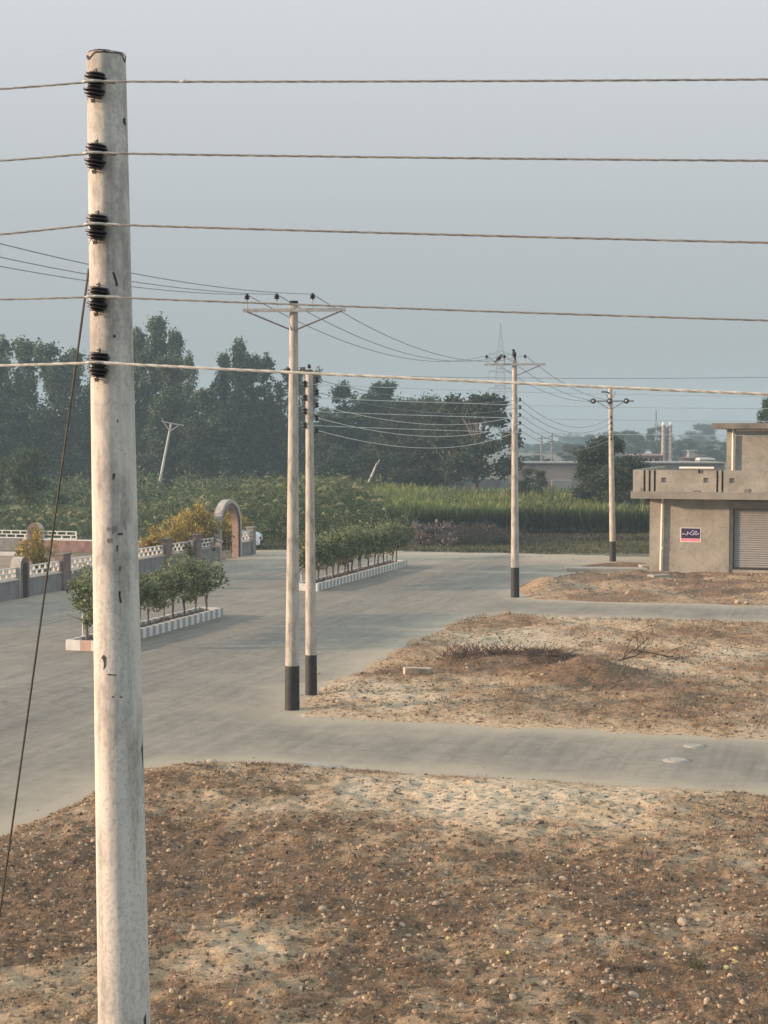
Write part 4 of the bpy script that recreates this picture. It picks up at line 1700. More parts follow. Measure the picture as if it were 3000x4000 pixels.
# weed tufts on the near plot
for (px, py, hgt, mt, lab) in [(2725, 3815, .11, M_VGRASS, 'small green weed tuft on the near plot'), (2510, 3820, .08, M_BRUSH, 'dark reddish weed tuft on the near plot')]:
    p = G(px, py)
    c = np.tile([p.x, p.y, zat(z_near, PLOT_A, p.x, p.y)], (90, 1)) + rs.normal(size=(90, 3)) * [.06, .05, .0]
    o = obj_me('weed_tuft', blades('weed_tuft', c, hgt, .004, mt, .7))
    tag(o, lab, 'weed')

# ------------------------------------------------------------------ medians with painted kerbs
MD = Vector((0.3040, 0.9527, 0))
MN = Vector((0.9527, -0.3040, 0))      # towards the main lane


def median(p0, p1, wdt, label):
    p0, p1 = Vector(p0), Vector(p1)
    Lm = (p1 - p0).length
    d = (p1 - p0).normalized()
    n = Vector((d.y, -d.x, 0))
    e = empty('median_island', p0, label, 'median', 'planted road medians')
    # soil
    mb = MB()
    a = p0 - n * (wdt - .16) + d * .14
    N_ = int(Lm / .25)
    vs, fs = [], []
    for i in range(N_ + 1):
        for j in range(5):
            q = a + d * (Lm - .28) * i / N_ + n * (wdt - .32) * j / 4
            q.z = .20 + random.uniform(-.02, .05)
            vs.append(q)
    for i in range(N_):
        for j in range(4):
            k = i * 5 + j
            fs.append((k, k + 1, k + 6, k + 5))
    mb.add(vs, fs)
    part(mb, 'soil_bed', M_SOIL, e, True)
    # kerb blocks all round
    nb = int(round(Lm / .44))
    bl = Lm / nb
    for (o_, cols) in ((p0 - n * .15, (M_WHITE, M_GREYP)), (p0 - n * wdt, (M_WHITE, M_GREYP))):
        for i in range(nb):
            mb = MB()
            q = o_ + d * (i * bl + .003)
            hh_ = .33 + random.uniform(-.006, .006)
            mb.obox(q - Vector((0, 0, .03)), d * (bl / 2 - .003), n * .15, (0, 0, hh_), 0)
            mb.obox(q + d * (bl / 2 - .003) - Vector((0, 0, .03)), d * (bl / 2 - .003), n * .15, (0, 0, hh_ - .001), 1)
            part(mb, 'kerb_block', list(cols), e)
    nn_ = max(2, int(round((wdt - .30) / .42)))
    for end in (0, 1):
        q0 = p0 - n * (wdt - .15) + d * (0 if end == 0 else Lm - .15)
        for i in range(nn_):
            mb = MB()
            bw = (wdt - .30) / nn_
            mb.obox(q0 + n * (i * bw + .004) - Vector((0, 0, .03)), n * (bw - .008), d * .15, (0, 0, .325))
            part(mb, 'kerb_block', (M_WHITE if i % 2 == 0 else M_PEACH) if end == 0 else M_WHITE, e)
    return e


m1a = G(372, 2545)
m1b = G(872, 2408)
m2a = G(1240, 2310)
m2b = G(1590, 2212)
median(m1a, m1b, .95, 'kerbed planted median with peach end block, closer to the pole')
median(m2a, m2b, .95, 'longer kerbed planted median beyond the paired poles')
for px, py, lab in ((325, 2492, 'thin white marker post at the end of the first median'), (1178, 2282, 'thin white marker post at the end of the second median')):
    p = G(px, py, .22)
    mb = MB()
    mb.tube([p, p + Vector((0, 0, .68))], .028, 8)
    mb.tube([p + Vector((0, 0, .68)), p + Vector((0, 0, .70))], [.034, .02], 8)
    o = mb.build('marker_post', M_WHITE)
    tag(o, lab, 'post', 'white marker posts on the medians')

# shrubs in the medians: prototypes in their own frame
def shrub_proto(seed, h=1.75, wd=.75, stems=4, leafn=900):
    random.seed(seed)
    st = MB()
    lobes = []
    for k in range(stems):
        a = random.uniform(0, 6.3)
        lean = random.uniform(.05, .45)
        pts = []
        for i in range(6):
            t = i / 5
            pts.append(Vector((math.cos(a) * lean * t * t * .9 + random.gauss(0, .02), math.sin(a) * lean * t * t * .9, h * .72 * t)))
        st.tube(pts, [.026 - .018 * i / 5 for i in range(6)], 6)
        for j in range(5):
            q = pts[random.randint(2, 5)]
            r = q + Vector((random.gauss(0, .22), random.gauss(0, .22), random.uniform(.1, .3)))
            st.tube([q, r], [.01, .005], 4)
            lobes.append((r.x, r.y, r.z, .2 * wd / .75, .2 * wd / .75, .17))
    for k in range(12):
        a = random.uniform(0, 6.3)
        rr = random.uniform(.1, wd * .95)
        lobes.append((math.cos(a) * rr, math.sin(a) * rr, h * random.uniform(.5, 1.0), .32, .32, .2))
    return st, crown('foliage', lobes, int(leafn * 1.5), .12, M_MED, .5, .1, .3, .6)


protos = []
for s in range(4):
    st, me = shrub_proto(100 + s, 1.75 + .1 * s, .8, 3 + s % 3)
    ste = st.build('stem', M_BARK)
    protos.append((ste.data, me))
    bpy.data.objects.remove(ste)
random.seed(11)


def put_shrub(p, sc, label, group, k=None, zs=1.0):
    k = random.randint(0, 3) if k is None else k
    e = bpy.data.objects.new('shrub', None)
    COL.objects.link(e)
    e.empty_display_size = .2
    e.location = p
    e.rotation_euler = (0, 0, random.uniform(0, 6.3))
    e.scale = (sc, sc, sc * zs)
    for nm, me in (('stem', protos[k][0]), ('foliage', protos[k][1])):
        o = bpy.data.objects.new(nm, me)
        COL.objects.link(o)
        o.parent = e
    tag(e, label, 'shrub', group)
    return e


d1m = (m1b - m1a)
n1m = Vector((d1m.y, -d1m.x, 0)).normalized()
for i in range(11):
    t = (i + .45) / 11
    c = m1a + d1m * t - n1m * (.47 + random.uniform(-.12, .12))
    c.z = .2
    put_shrub(c, random.uniform(.85, 1.0) * (1.0 if i not in (0, 1) else 1.05), 'green thin-stemmed shrub growing in the first planted median', 'shrubs in the first median')
d2m = (m2b - m2a)
for i in range(18):
    t = (i + .4) / 18
    c = m2a + d2m * t - n1m * (.47 + random.uniform(-.12, .12))
    c.z = .2
    put_shrub(c, random.uniform(.9, 1.12), 'green thin-stemmed shrub growing in the longer second median', 'shrubs in the second median')

# ------------------------------------------------------------------ park wall along the far side of the road
W0 = G(0, 2350)
W1 = G(985, 2164)
WD = (W1 - W0)
WD.z = 0
WD.normalize()
WN = Vector((WD.y, -WD.x, 0))          # towards the road


def ws(px):
    a, b, _ = ray(px, 2200)
    k = a / b
    return (k * W0.y - W0.x) / (WD.x - k * WD.y)


def wz(px, py):
    q = W0 + WD * ws(px)
    a, b, c = ray(px, py)
    return H + c / b * q.y


def wbox(mb, s0, s1, z0, z1, d0=-.12, d1=.12, o=None, D=None, Nn=None):
    o = (o or W0) + (D or WD) * s0 + (Nn or WN) * d0
    mb.obox(Vector((o.x, o.y, z0)), (D or WD) * (s1 - s0), (Nn or WN) * (d1 - d0), (0, 0, z1 - z0))


def lattice(mb, s0, s1, z0, z1, o=None, D=None, Nn=None, rows=2, unit=.44):
    t = .045
    rh = (z1 - z0 - t) / rows
    dd_ = .04
    for r_ in range(rows + 1):
        wbox(mb, s0, s1, z0 + r_ * rh, z0 + r_ * rh + t, -dd_, dd_, o, D, Nn)
    for r_ in range(rows):
        x = s0 + (unit / 2 if r_ % 2 else 0)
        while x < s1 - .02:
            wbox(mb, x, min(x + .06, s1), z0 + r_ * rh + t, z0 + (r_ + 1) * rh, -dd_ + .003, dd_ - .003, o, D, Nn)
            x += unit
        wbox(mb, s1 - .05, s1, z0 + r_ * rh + t, z0 + (r_ + 1) * rh, -dd_ + .004, dd_ - .004, o, D, Nn)


def arch_prism(mb, s_c, wdt, hgt, thick, o=None, D=None, Nn=None, inner=None, spring=None, n=18, m_face=0, m_ext=1, m_int=2, off=0.0):
    """flat arch standing in the wall line: outer semicircle on legs, optional opening"""
    o = (o or W0) + (D or WD) * s_c + (Nn or WN) * off
    D = D or WD
    Nn = Nn or WN
    R0 = wdt / 2
    sp = spring if spring is not None else hgt - R0
    outer = [(-R0, -.05), (-R0, sp)] + [(-R0 * math.cos(math.pi * k / n), sp + (hgt - sp) * math.sin(math.pi * k / n)) for k in range(1, n)] + [(R0, sp), (R0, -.05)]

    def w3(x, z, d_):
        q = o + D * x + Nn * d_
        return Vector((q.x, q.y, z))
    if inner:
        R1, h1 = inner
        sp1 = max(.1, h1 - R1)
        inn = [(-R1, -.05), (-R1, sp1)] + [(-R1 * math.cos(math.pi * k / n), sp1 + (h1 - sp1) * math.sin(math.pi * k / n)) for k in range(1, n)] + [(R1, sp1), (R1, -.05)]
        m = len(outer)
        for d_, fl in ((thick / 2, False), (-thick / 2, True)):
            vs = [w3(x, z, d_) for x, z in outer] + [w3(x, z, d_) for x, z in inn]
            fs = []
            for k in range(m - 1):
                f = (k, k + 1, m + k + 1, m + k)
                fs.append(tuple(reversed(f)) if fl else f)
            mb.add(vs, fs, m_face)
        for lst, mm in ((outer, m_ext), (inn, m_int)):
            vs = [w3(x, z, thick / 2) for x, z in lst] + [w3(x, z, -thick / 2) for x, z in lst]
            mb.add(vs, [(k, k + 1, m + k + 1, m + k) for k in range(m - 1)], mm)
    else:
        m = len(outer)
        for d_ in (thick / 2, -thick / 2):
            mb.add([w3(x, z, d_) for x, z in outer], [tuple(range(m))], m_face)
        vs = [w3(x, z, thick / 2) for x, z in outer] + [w3(x, z, -thick / 2) for x, z in outer]
        mb.add(vs, [(k, k + 1, m + k + 1, m + k) for k in range(m - 1)], m_ext)


ew = empty('park_wall', W0, 'low grey park wall with white pierced panels and brown piers along the road', 'wall')
piers = [(-70, 'flat'), (78, 'arch'), (245, 'flat'), (440, 'arch'), (648, 'flat'), (763, 'flat')]
arch_s = ws(888)
cut = [-8.0]
pier_s = []
for px, kind_ in piers:
    pier_s.append((ws(px), kind_))
edges = [-9.0] + [s for s, _ in pier_s] + [arch_s - 1.45]
mb = MB()
wbox(mb, -9, arch_s - 1.42, -.1, .70)
wbox(mb, arch_s + 1.42, ws(985), -.1, .70)
part(mb, 'base_wall', M_GWALL, ew)
mb = MB()
wbox(mb, -9, arch_s - 1.42, .70, .74, -.14, .14)
wbox(mb, arch_s + 1.42, ws(985), .70, .74, -.14, .14)
part(mb, 'coping', M_ARCHT, ew)
spans = []
for a, b in zip(edges[:-1], edges[1:]):
    spans.append((a + .34, b - .34))
spans.append((arch_s + 1.46, ws(985) - .3))
for a, b in spans:
    if b - a < .4:
        continue
    mb = MB()
    lattice(mb, a, b, .78, 1.19)
    part(mb, 'pierced_panel', M_WHITE, ew)
for s, kd in pier_s:
    mb = MB()
    if kd == 'arch':
        arch_prism(mb, s, .64, 1.58, .44, n=14)
        part(mb, 'arched_pier', [M_PIER, M_ARCHT, M_PIER], ew)
        mb = MB()
        arch_prism(mb, s, .30, 1.36, .02, n=10, off=.235)
        part(mb, 'niche_shade', M_DARK, ew)  # flat near-black plate on the face, painted shade of an opening
    else:
        wbox(mb, s - .30, s + .30, -.1, 1.42, -.2, .2)
        wbox(mb, s - .33, s + .33, 1.42, 1.48, -.23, .23)
        part(mb, 'pier', M_PIER, ew)
mb = MB()
s = ws(982)
wbox(mb, s - .25, s + .15, -.1, 1.38, -.2, .2)
wbox(mb, s - .29, s + .19, 1.38, 1.46, -.24, .24)
part(mb, 'end_pier', M_GWALL, ew)
# big gate arch
ea = empty('gate_arch', W0 + WD * arch_s, 'tall rounded gate arch rising from the park wall', 'arch')
mb = MB()
arch_prism(mb, arch_s, 2.75, 3.0, .34, inner=(1.02, 2.55), n=22, spring=1.75)
part(mb, 'arch_body', [M_PIER, M_ARCHT, M_ARCHI], ea)
mb = MB()
arch_prism(mb, arch_s, 2.75, 3.02, .05, inner=(1.20, 2.82), n=22, spring=1.76, off=.196)
part(mb, 'arch_trim', [M_ARCHT, M_ARCHT, M_DARK], ea)

# rear wall of the park
RO = P(-150, 2150, 84.5)
RO.z = 0
RE = P(600, 2150, 81.0)
RE.z = 0
RD = (RE - RO).normalized()
RN = Vector((RD.y, -RD.x, 0))
Lr = (RE - RO).length
er = empty('rear_park_wall', RO, 'low rear park wall with white pierced panels in front of the scrub', 'wall')


def rs_(px):
    a, b, _ = ray(px, 2100)
    k = a / b
    return (k * RO.y - RO.x) / (RD.x - k * RD.y)


kw = dict(o=RO, D=RD, Nn=RN)
mb = MB()
wbox(mb, 0, rs_(95), -.1, .66, **kw)
part(mb, 'base_wall', M_GWALL, er)
mb = MB()
wbox(mb, rs_(95) + .003, Lr, -.1, .60, **kw)
part(mb, 'brick_wall', M_PINKW, er)
mb = MB()
wbox(mb, rs_(95) + .003, Lr, .602, .65, -.14, .14, **kw)
part(mb, 'coping', M_WHITE, er)
for a, b in ((0.02, rs_(108)), (rs_(168), rs_(300))):
    mb = MB()
    lattice(mb, a, b, .67, 1.10, unit=.56, **kw)
    part(mb, 'pierced_panel', M_WHITE, er)
mb = MB()
arch_prism(mb, rs_(139), .84, 1.52, .4, n=16, inner=(.26, 1.3), **kw)
part(mb, 'arched_pier', [M_PIER, M_ARCHT, M_ARCHI], er)
# inner path with white edging inside the park
mb = MB()
q = gp([(-300, 2330), (-60, 2172), (330, 2172), (640, 2150), (600, 2205), (60, 2300)])
mb.add([(x, y, .004) for x, y in q], [tuple(range(len(q)))])
o = mb.build('park_ground', simple('park_earth', (0.24, 0.165, 0.11), 1.0, var=.3, scale=1.2))
o['kind'] = 'structure'
mb = MB()
a, b = G(-200, 2168), G(92, 2172)
mb.obox(a, b - a, (0, .16, 0), (0, 0, .20))
o = mb.build('white_edging', M_WHITE)
tag(o, 'long white edging kerb inside the park', 'edging')

# yellow shrubs
YP = []
for s in range(3):
    random.seed(300 + s)
    lob = []
    for k in range(16):
        a = random.uniform(0, 6.3)
        rr = random.uniform(0, .75)
        lob.append((math.cos(a) * rr, math.sin(a) * rr, random.uniform(.5, 1.7), .34, .34, .34))
    lob.append((0, 0, 1.9, .3, .3, .35))
    me = crown('foliage', lob, 1500, .17, M_YEL, .45, -.1, .2, .6)
    st = MB()
    for k in range(5):
        a = random.uniform(0, 6.3)
        st.tube([(0, 0, 0), (math.cos(a) * .15, math.sin(a) * .15, .6), (math.cos(a) * .4, math.sin(a) * .4, 1.3)], [.03, .02, .01], 5)
    so = st.build('stem', M_BARK)
    YP.append((so.data, me))
    bpy.data.objects.remove(so)
random.seed(12)
YB = [(140, 66.5, .92, 'yellow leafed bush behind the pierced wall between arched pier and flat pier'),
      (590, 71, .85, 'yellow bush behind the wall closest to the speckled pole'),
      (672, 73, 1.0, 'rounded yellow bush in the middle of the hedge row'),
      (728, 75, .98, 'small yellow bush behind the second flat pier'),
      (785, 76.0, 1.22, 'tallest yellow bush beside the gate arch'),
      (838, 77.5, 1.05, 'yellow bush touching the gate arch'),
      (905, 82, 1.0, 'yellow bush seen through the gate arch opening')]
for i, (px, D, s, lab) in enumerate(YB):
    p = P(px, 2150, D)
    p.z = 0
    e = bpy.data.objects.new('yellow_shrub', None)
    COL.objects.link(e)
    e.location = p
    e.scale = (s, s, s * 1.12)
    e.rotation_euler = (0, 0, random.uniform(0, 6))
    for nm, me in (('stem', YP[i % 3][0]), ('foliage', YP[i % 3][1])):
        o = bpy.data.objects.new(nm, me)
        COL.objects.link(o)
        o.parent = e
    tag(e, lab, 'shrub', 'yellow shrubs behind the park wall')

# ------------------------------------------------------------------ parked car behind the wall end
cx = P(1019, 2150, 84.2)
ec = empty('parked_car', (cx.x - 1.7, 84.2, 0), 'white hatchback mostly hidden behind the park wall end', 'car')
F0 = cx.x
prof = [(-3.35, .35), (-3.38, .75), (-3.25, 1.0), (-3.05, 1.38), (-2.2, 1.44), (-1.4, 1.38), (-.82, .98), (-.25, .88), (-.04, .74), (0, .55), (0, .3), (-.1, .24), (-3.3, .24)]
mb = MB()
m = len(prof)
lay = []
for (yy, ins) in ((-.74, .06), (-.66, 0), (.66, 0), (.74, .06)):
    lay.append([Vector((F0 + x * (1 if True else 1) - (ins if x > -.5 else -ins if x < -3 else 0), 84.9 + yy, z - (ins if z > .9 else 0))) for x, z in prof])
vs = [v for l_ in lay for v in l_]
fs = []
for j in range(3):
    for k in range(m):
        fs.append((j * m + k, j * m + (k + 1) % m, (j + 1) * m + (k + 1) % m, (j + 1) * m + k))
fs.append(tuple(range(m)))
fs.append(tuple(3 * m + k for k in reversed(range(m))))
mb.add(vs, fs)
part(mb, 'body', M_CAR, ec)
mb = MB()
mb.add([Vector((F0 - 1.36, 84.27, 1.33)), Vector((F0 - .86, 84.22, 1.0)), Vector((F0 - .86, 85.58, 1.0)), Vector((F0 - 1.36, 85.53, 1.35))], [(0, 1, 2, 3)])
q = mb
for v in range(4):
    q.v[v] = (q.v[v][0] + .02, q.v[v][1], q.v[v][2] + .03)
part(mb, 'windscreen', M_GLASS, ec)
mb = MB()
mb.obox((F0 - 2.9, 84.135, 1.0), (1.85, 0, 0), (0, .02, 0), (0, 0, .3))
part(mb, 'side_window', M_GLASS, ec)
for wx in (-.62, -2.75):
    mb = MB()
    mb.lathe([(.29, 0), (.29, .16), (.2, .17)], (F0 + wx, 84.30, .29), (0, -1, 0), 20)
    wo = part(mb, 'wheel', M_TYRE, ec, True)
    mb = MB()
    mb.lathe([(.18, .172), (.15, .19)], (F0 + wx, 84.30, .29), (0, -1, 0), 14)
    sub(mb, 'rim', M_STEEL, wo)
mb = MB()
mb.obox((F0 - .05, 84.2, .28), (.09, 0, 0), (0, 1.4, 0), (0, 0, .2))
part(mb, 'bumper', M_TYRE, ec)
mb = MB()
mb.box((F0 - .05, 84.3, .62), (.12, .26, .13))
part(mb, 'headlight', M_GLASS, ec)

# ------------------------------------------------------------------ far walls and houses
def hbox(mb, px0, px1, D, ztop, depth=6, z0=0, m=0):
    x0, x1 = (px0 - 1500) / FPX * D, (px1 - 1500) / FPX * D
    mb.obox((x0, D, z0), (x1 - x0, 0, 0), (0, depth, 0), (0, 0, ztop - z0), m)


zt = P(2100, 1810, 170).z
e = empty('long_building', (15, 170, 0), 'long low grey windowless building beyond the sugarcane', 'building')
mb = MB()
hbox(mb, 2020, 2830, 170, zt, 8)
part(mb, 'wall', M_FARWALL, e)
mb = MB()
x0, x1 = (2015 - 1500) / FPX * 169.7, (2835 - 1500) / FPX * 169.7
mb.obox((x0, 169.7, zt), (x1 - x0, 0, 0), (0, 8.6, 0), (0, 0, .13))
part(mb, 'roof_edge', M_ARCHT, e)
mb = MB()
hbox(mb, 2160, 2235, 168, P(2200, 1876, 168).z, 1.9)
part(mb, 'low_shed', M_ARCHT, e)
e = empty('low_wall', (10, 182, 0), 'low pinkish wall behind the spreading tree trunk', 'wall')
mb = MB()
hbox(mb, 1770, 1975, 182, P(1800, 1872, 182).z, .4)
part(mb, 'wall', M_FARWALL, e)
mb = MB()
hbox(mb, 1955, 1990, 181, P(1960, 1866, 181).z, .8)
part(mb, 'pier', M_ARCHT, e)
# pink rooftop room
e = empty('pink_house', (30, 190, 0), 'pale pink house with a row of small dark windows behind the long building', 'house')
zt = P(2520, 1782, 190).z
mb = MB()
hbox(mb, 2462, 2590, 190, zt, 6)
part(mb, 'wall', M_PINK, e)
mb = MB()
x0, x1 = (2450 - 1500) / FPX * 189.6, (2596 - 1500) / FPX * 189.6
mb.obox((x0, 189.6, zt), (x1 - x0, 0, 0), (0, 6.5, 0), (0, 0, .22))
part(mb, 'roof', M_PINK, e)
for px0, px1 in ((2472, 2490), (2503, 2528), (2538, 2546), (2557, 2574), (2583, 2588)):
    mb = MB()
    x0, x1 = (px0 - 1500) / FPX * 190, (px1 - 1500) / FPX * 190
    mb.obox((x0, 189.93, P(0, 1799, 190).z), (x1 - x0, 0, 0), (0, .05, 0), (0, 0, .24))
    part(mb, 'window', M_DARK, e)
mb = MB()
c = P(2532, 1776, 192)
mb.lathe([(.45, zt + .2), (.45, zt + .45), (.2, zt + .6)], (c.x, 192, 0), n=12)
part(mb, 'water_tank', M_WHITE, e)
e = empty('pink_room', (37, 192, 0), 'small pink rooftop room beside the shop upper wall', 'house')
mb = MB()
zt2 = P(0, 1792, 192).z
hbox(mb, 2672, 2715, 192, zt2, 4)
part(mb, 'wall', M_PINK, e)
mb = MB()
hbox(mb, 2668, 2720, 191.7, zt2 + .15, 4.6, zt2)
part(mb, 'roof', M_ARCHI, e)
mb = MB()
hbox(mb, 2698, 2713, 191.95, P(0, 1804, 192).z + .2, .04, P(0, 1808, 192).z)
part(mb, 'window', M_DARK, e)
# minaret pair
DT = 350
e = empty('twin_tower', P(2603, 2000, DT) * 1, 'hazy pair of slender white and pink towers above the pink house', 'tower')
e.location.z = 0
ztop = P(2600, 1662, DT).z
for k, px in enumerate((2590, 2617)):
    x = (px - 1500) / FPX * DT
    mb = MB()
    for j in range(9):
        z0, z1 = ztop * j / 9, ztop * (j + 1) / 9
        mb.tube([(x, DT, z0), (x, DT, z1 - .12)], .42 if j < 6 else .36, 10)
        mb.tube([(x, DT, z1 - .35), (x, DT, z1)], .50, 10, m=1)
    part(mb, 'tower_shaft', [M_ARCHT, M_ARCHI], e)
    mb = MB()
    mb.lathe([(.38, ztop), (.45, ztop + .25), (.3, ztop + .55), (.05, ztop + .85)], (x, DT, 0), n=10)
    part(mb, 'dome', M_WHITE, e, True)
mb = MB()
for j in range(5):
    z = ztop * (.3 + .16 * j)
    x0 = (2592 - 1500) / FPX * DT
    mb.obox((x0, DT - .12, z), (1.75, 0, 0), (0, .24, 0), (0, 0, .25))
mb.obox(((2598 - 1500) / FPX * DT, DT + .2, 0), (.9, 0, 0), (0, .4, 0), (0, 0, ztop * .93))
part(mb, 'link_beam', M_PINKW, e)
# scattered distant houses
for i, (px0, px1, D, yt, mt, lab) in enumerate([(2735, 2790, 240, 1796, M_FARWALL, 'faint grey house roof beyond the long building'),
                                              (2690, 2745, 380, 1762, M_FARWALL, 'faint pale house between the far trees')]):
    mb = MB()
    hbox(mb, px0, px1, D, P(0, yt, D).z, 6)
    o = mb.build('distant_house', mt)
    mb = MB()
    hbox(mb, px0 - 3, px1 + 3, D - .4, P(0, yt, D).z + .25, 7, P(0, yt, D).z)
    sub(mb, 'roof', M_WHITE if i == 0 else M_ARCHT, o)
    tag(o, lab, 'house')

# ------------------------------------------------------------------ trees
def tree_proto(seed, kind_):
    """unit trees about 10 m tall; returns trunk mesh and crown mesh"""
    random.seed(seed)
    rs.seed(seed)
    tr = MB()
    lobes = []
    if kind_ == 'euc':
        h = 10.0
        lead = [Vector((0, 0, 0))]
        for i in range(8):
            lead.append(lead[-1] + Vector((random.gauss(0, .12), random.gauss(0, .12), h * .88 / 8)))
        tr.tube(lead, [.2 - .02 * i for i in range(9)], 8)
        for k in range(40):
            i = random.randint(1, 8)
            q = lead[i]
            a = random.uniform(0, 6.3)
            t = i / 8
            rr = (1.75 - 1.15 * t ** 1.6) * random.uniform(.3, 1.05)
            e_ = q + Vector((math.cos(a) * rr, math.sin(a) * rr, random.uniform(.2, .9)))
            tr.tube([q, (q + e_) / 2 + Vector((0, 0, .1)), e_], [.06, .04, .015], 5)
            s = random.uniform(.42, .80) * (1.15 - .40 * t)
            lobes.append((e_.x, e_.y, e_.z, s, s, s * 1.25))
        for k in range(16):
            a = random.uniform(0, 6.3)
            lobes.append((math.cos(a) * random.uniform(.2, 1.5), math.sin(a) * random.uniform(.2, 1.5), random.uniform(.3, 4.5), .8, .8, 1.0))
        for k in range(5):
            lobes.append((lead[4 + k % 5].x, lead[4 + k % 5].y, 3.6 + 1.25 * k, .75 - .06 * k, .75 - .06 * k, .9))
        lobes.append((lead[-1].x, lead[-1].y, 9.3, .42, .42, .7))
        me = crown('crown', lobes, 17000, .25, M_EUC, .5, .40, .15, .45)
    elif kind_ == 'spread':
        h = 10
        pts = [Vector((0, 0, 0)), Vector((.05, 0, 1.5)), Vector((0, .1, 3)), Vector((.1, 0, 5)), Vector((0, 0, 7.4))]
        tr.tube(pts, [.32, .25, .22, .16, .06], 8)
        for k in range(30):
            z = random.uniform(2.6, 9.2)
            a = random.uniform(0, 6.3)
            t = (z - 2.4) / 7
            rr = (4.1 * math.sqrt(max(.05, 1 - (t * 1.02 - .15) ** 2))) * random.uniform(.4, 1.0)
            q = pts[min(4, 1 + int(t * 3))]
            e_ = Vector((math.cos(a) * rr, math.sin(a) * rr, z))
            tr.tube([q, q.lerp(e_, .5) + Vector((0, 0, .3)), e_], [.1, .06, .02], 5)
            lobes.append((e_.x, e_.y, e_.z, random.uniform(.8, 1.4), random.uniform(.8, 1.4), random.uniform(.45, .75)))
        me = crown('crown', lobes, 12000, .34, M_DTREE, .6, .1, .2, .42)
    elif kind_ == 'bushy':
        h = 10
        pts = [Vector((0, 0, 0)), Vector((.1, 0, 2)), Vector((0, .1, 5)), Vector((0, 0, 8))]
        tr.tube(pts, [.28, .22, .14, .05], 8)
        for k in range(26):
            z = random.uniform(.9, 9.4)
            a = random.uniform(0, 6.3)
            t = z / 10
            rr = 3.3 * (math.sin(math.pi * min(1, t * .9 + .12)) ** .6) * random.uniform(.3, 1.0)
            q = pts[min(3, int(t * 4))]
            e_ = Vector((math.cos(a) * rr, math.sin(a) * rr, z))
            tr.tube([q, e_], [.08, .02], 5)
            lobes.append((e_.x, e_.y, e_.z, random.uniform(.8, 1.3), random.uniform(.8, 1.3), random.uniform(.8, 1.4)))
        me = crown('crown', lobes, 14000, .32, M_DTREE, .5, -.15, .1, .42)
    o = tr.build('trunk', M_BARK)
    td = o.data
    bpy.data.objects.remove(o)
    return td, me


PR = {'euc': [tree_proto(400 + i, 'euc') for i in range(5)], 'spread': [tree_proto(420 + i, 'spread') for i in range(2)],
      'bushy': [tree_proto(440 + i, 'bushy') for i in range(3)]}
# light foliage version for the mid green tree
random.seed(5)
rs.seed(5)


def put_tree(px, ytop, wpx, D, kind_, label, name, group=None, k=None, crown_mat=None, zbase=0):
    X0 = (px - 1500) / FPX * D
    h = P(px, ytop, D).z - zbase
    base_w = {'euc': 3.6, 'spread': 8.6, 'bushy': 6.8}[kind_]
    wm = wpx / FPX * D
    pr = PR[kind_]
    td, me = pr[(k if k is not None else random.randint(0, 99)) % len(pr)]
    e = bpy.data.objects.new(name, None)
    COL.objects.link(e)
    e.location = (X0, D, zbase)
    e.scale = (wm / base_w, wm / base_w, h / 10)
    e.rotation_euler = (0, 0, random.uniform(0, 6.3))
    for nm, m_ in (('trunk', td), ('crown', me)):
        o = bpy.data.objects.new(nm, m_)
        COL.objects.link(o)
        o.parent = e
    tag(e, label, 'tree', group)
    return e


EUC = 'eucalyptus trees behind the scrub'
PL1 = 'behind the slanting wire'
for i, (px, yt, wd, D, lab) in enumerate([
    (40, 1308, 130, 190, 'tall open eucalyptus at the outer edge of the tree belt'),
    (135, 1330, 130, 196, 'eucalyptus behind the slanting stay wire'),
    (225, 1335, 140, 188, 'eucalyptus between the stay wire and the speckled pole'),
    (300, 1375, 130, 200, 'eucalyptus crown beside the upper wires, partly behind the speckled pole'),
    (400, 1360, 150, 195, 'eucalyptus hidden mostly behind the speckled pole'),
    (500, 1330, 130, 200, 'eucalyptus emerging from behind the speckled pole'),
    (-40, 1400, 160, 185, 'eucalyptus cut by the picture edge beyond the park'),
    (588, 1232, 130, 188, 'tallest eucalyptus of the belt, twin topped'),
    (545, 1295, 120, 194, 'eucalyptus beside the tallest one'),
    (690, 1292, 100, 192, 'pointed eucalyptus next to the tallest one'),
    (745, 1375, 90, 186, 'shorter eucalyptus flanking the gap in the belt'),
    (640, 1390, 130, 180, 'eucalyptus in front of the tallest pair'),
    (858, 1378, 90, 190, 'slim eucalyptus on the far side of the gap'),
    (918, 1335, 105, 188, 'slender peaked eucalyptus between gap and corner pole'),
    (985, 1385, 110, 194, 'rounded eucalyptus between gap and corner pole'),
    (1060, 1378, 110, 190, 'eucalyptus just beside the corner pole'),
    (1130, 1440, 100, 196, 'eucalyptus partly behind the corner pole'),
    (1205, 1445, 100, 200, 'eucalyptus between the paired poles'),
    (1250, 1600, 120, 184, 'short eucalyptus right after the paired poles'),
    (800, 1520, 160, 178, 'broad lower eucalyptus filling the gap'),
    (1372, 1490, 140, 196, 'first of two columnar eucalyptus after the paired poles'),
    (1465, 1494, 140, 196, 'second of two columnar eucalyptus after the paired poles'),
    (1420, 1620, 220, 186, 'bushy eucalyptus below the two columnar ones'),
    (1420, 1545, 170, 192, 'fuller eucalyptus crown filling between the two columnar ones'),
    (1530, 1570, 150, 192, 'eucalyptus rising behind the dark clump edge'),
    (1700, 1600, 130, 190, 'eucalyptus half hidden behind the dark clump'),

]):
    put_tree(px, yt, wd * 1.42, D, 'euc', lab, 'eucalyptus_tree', EUC, k=i)
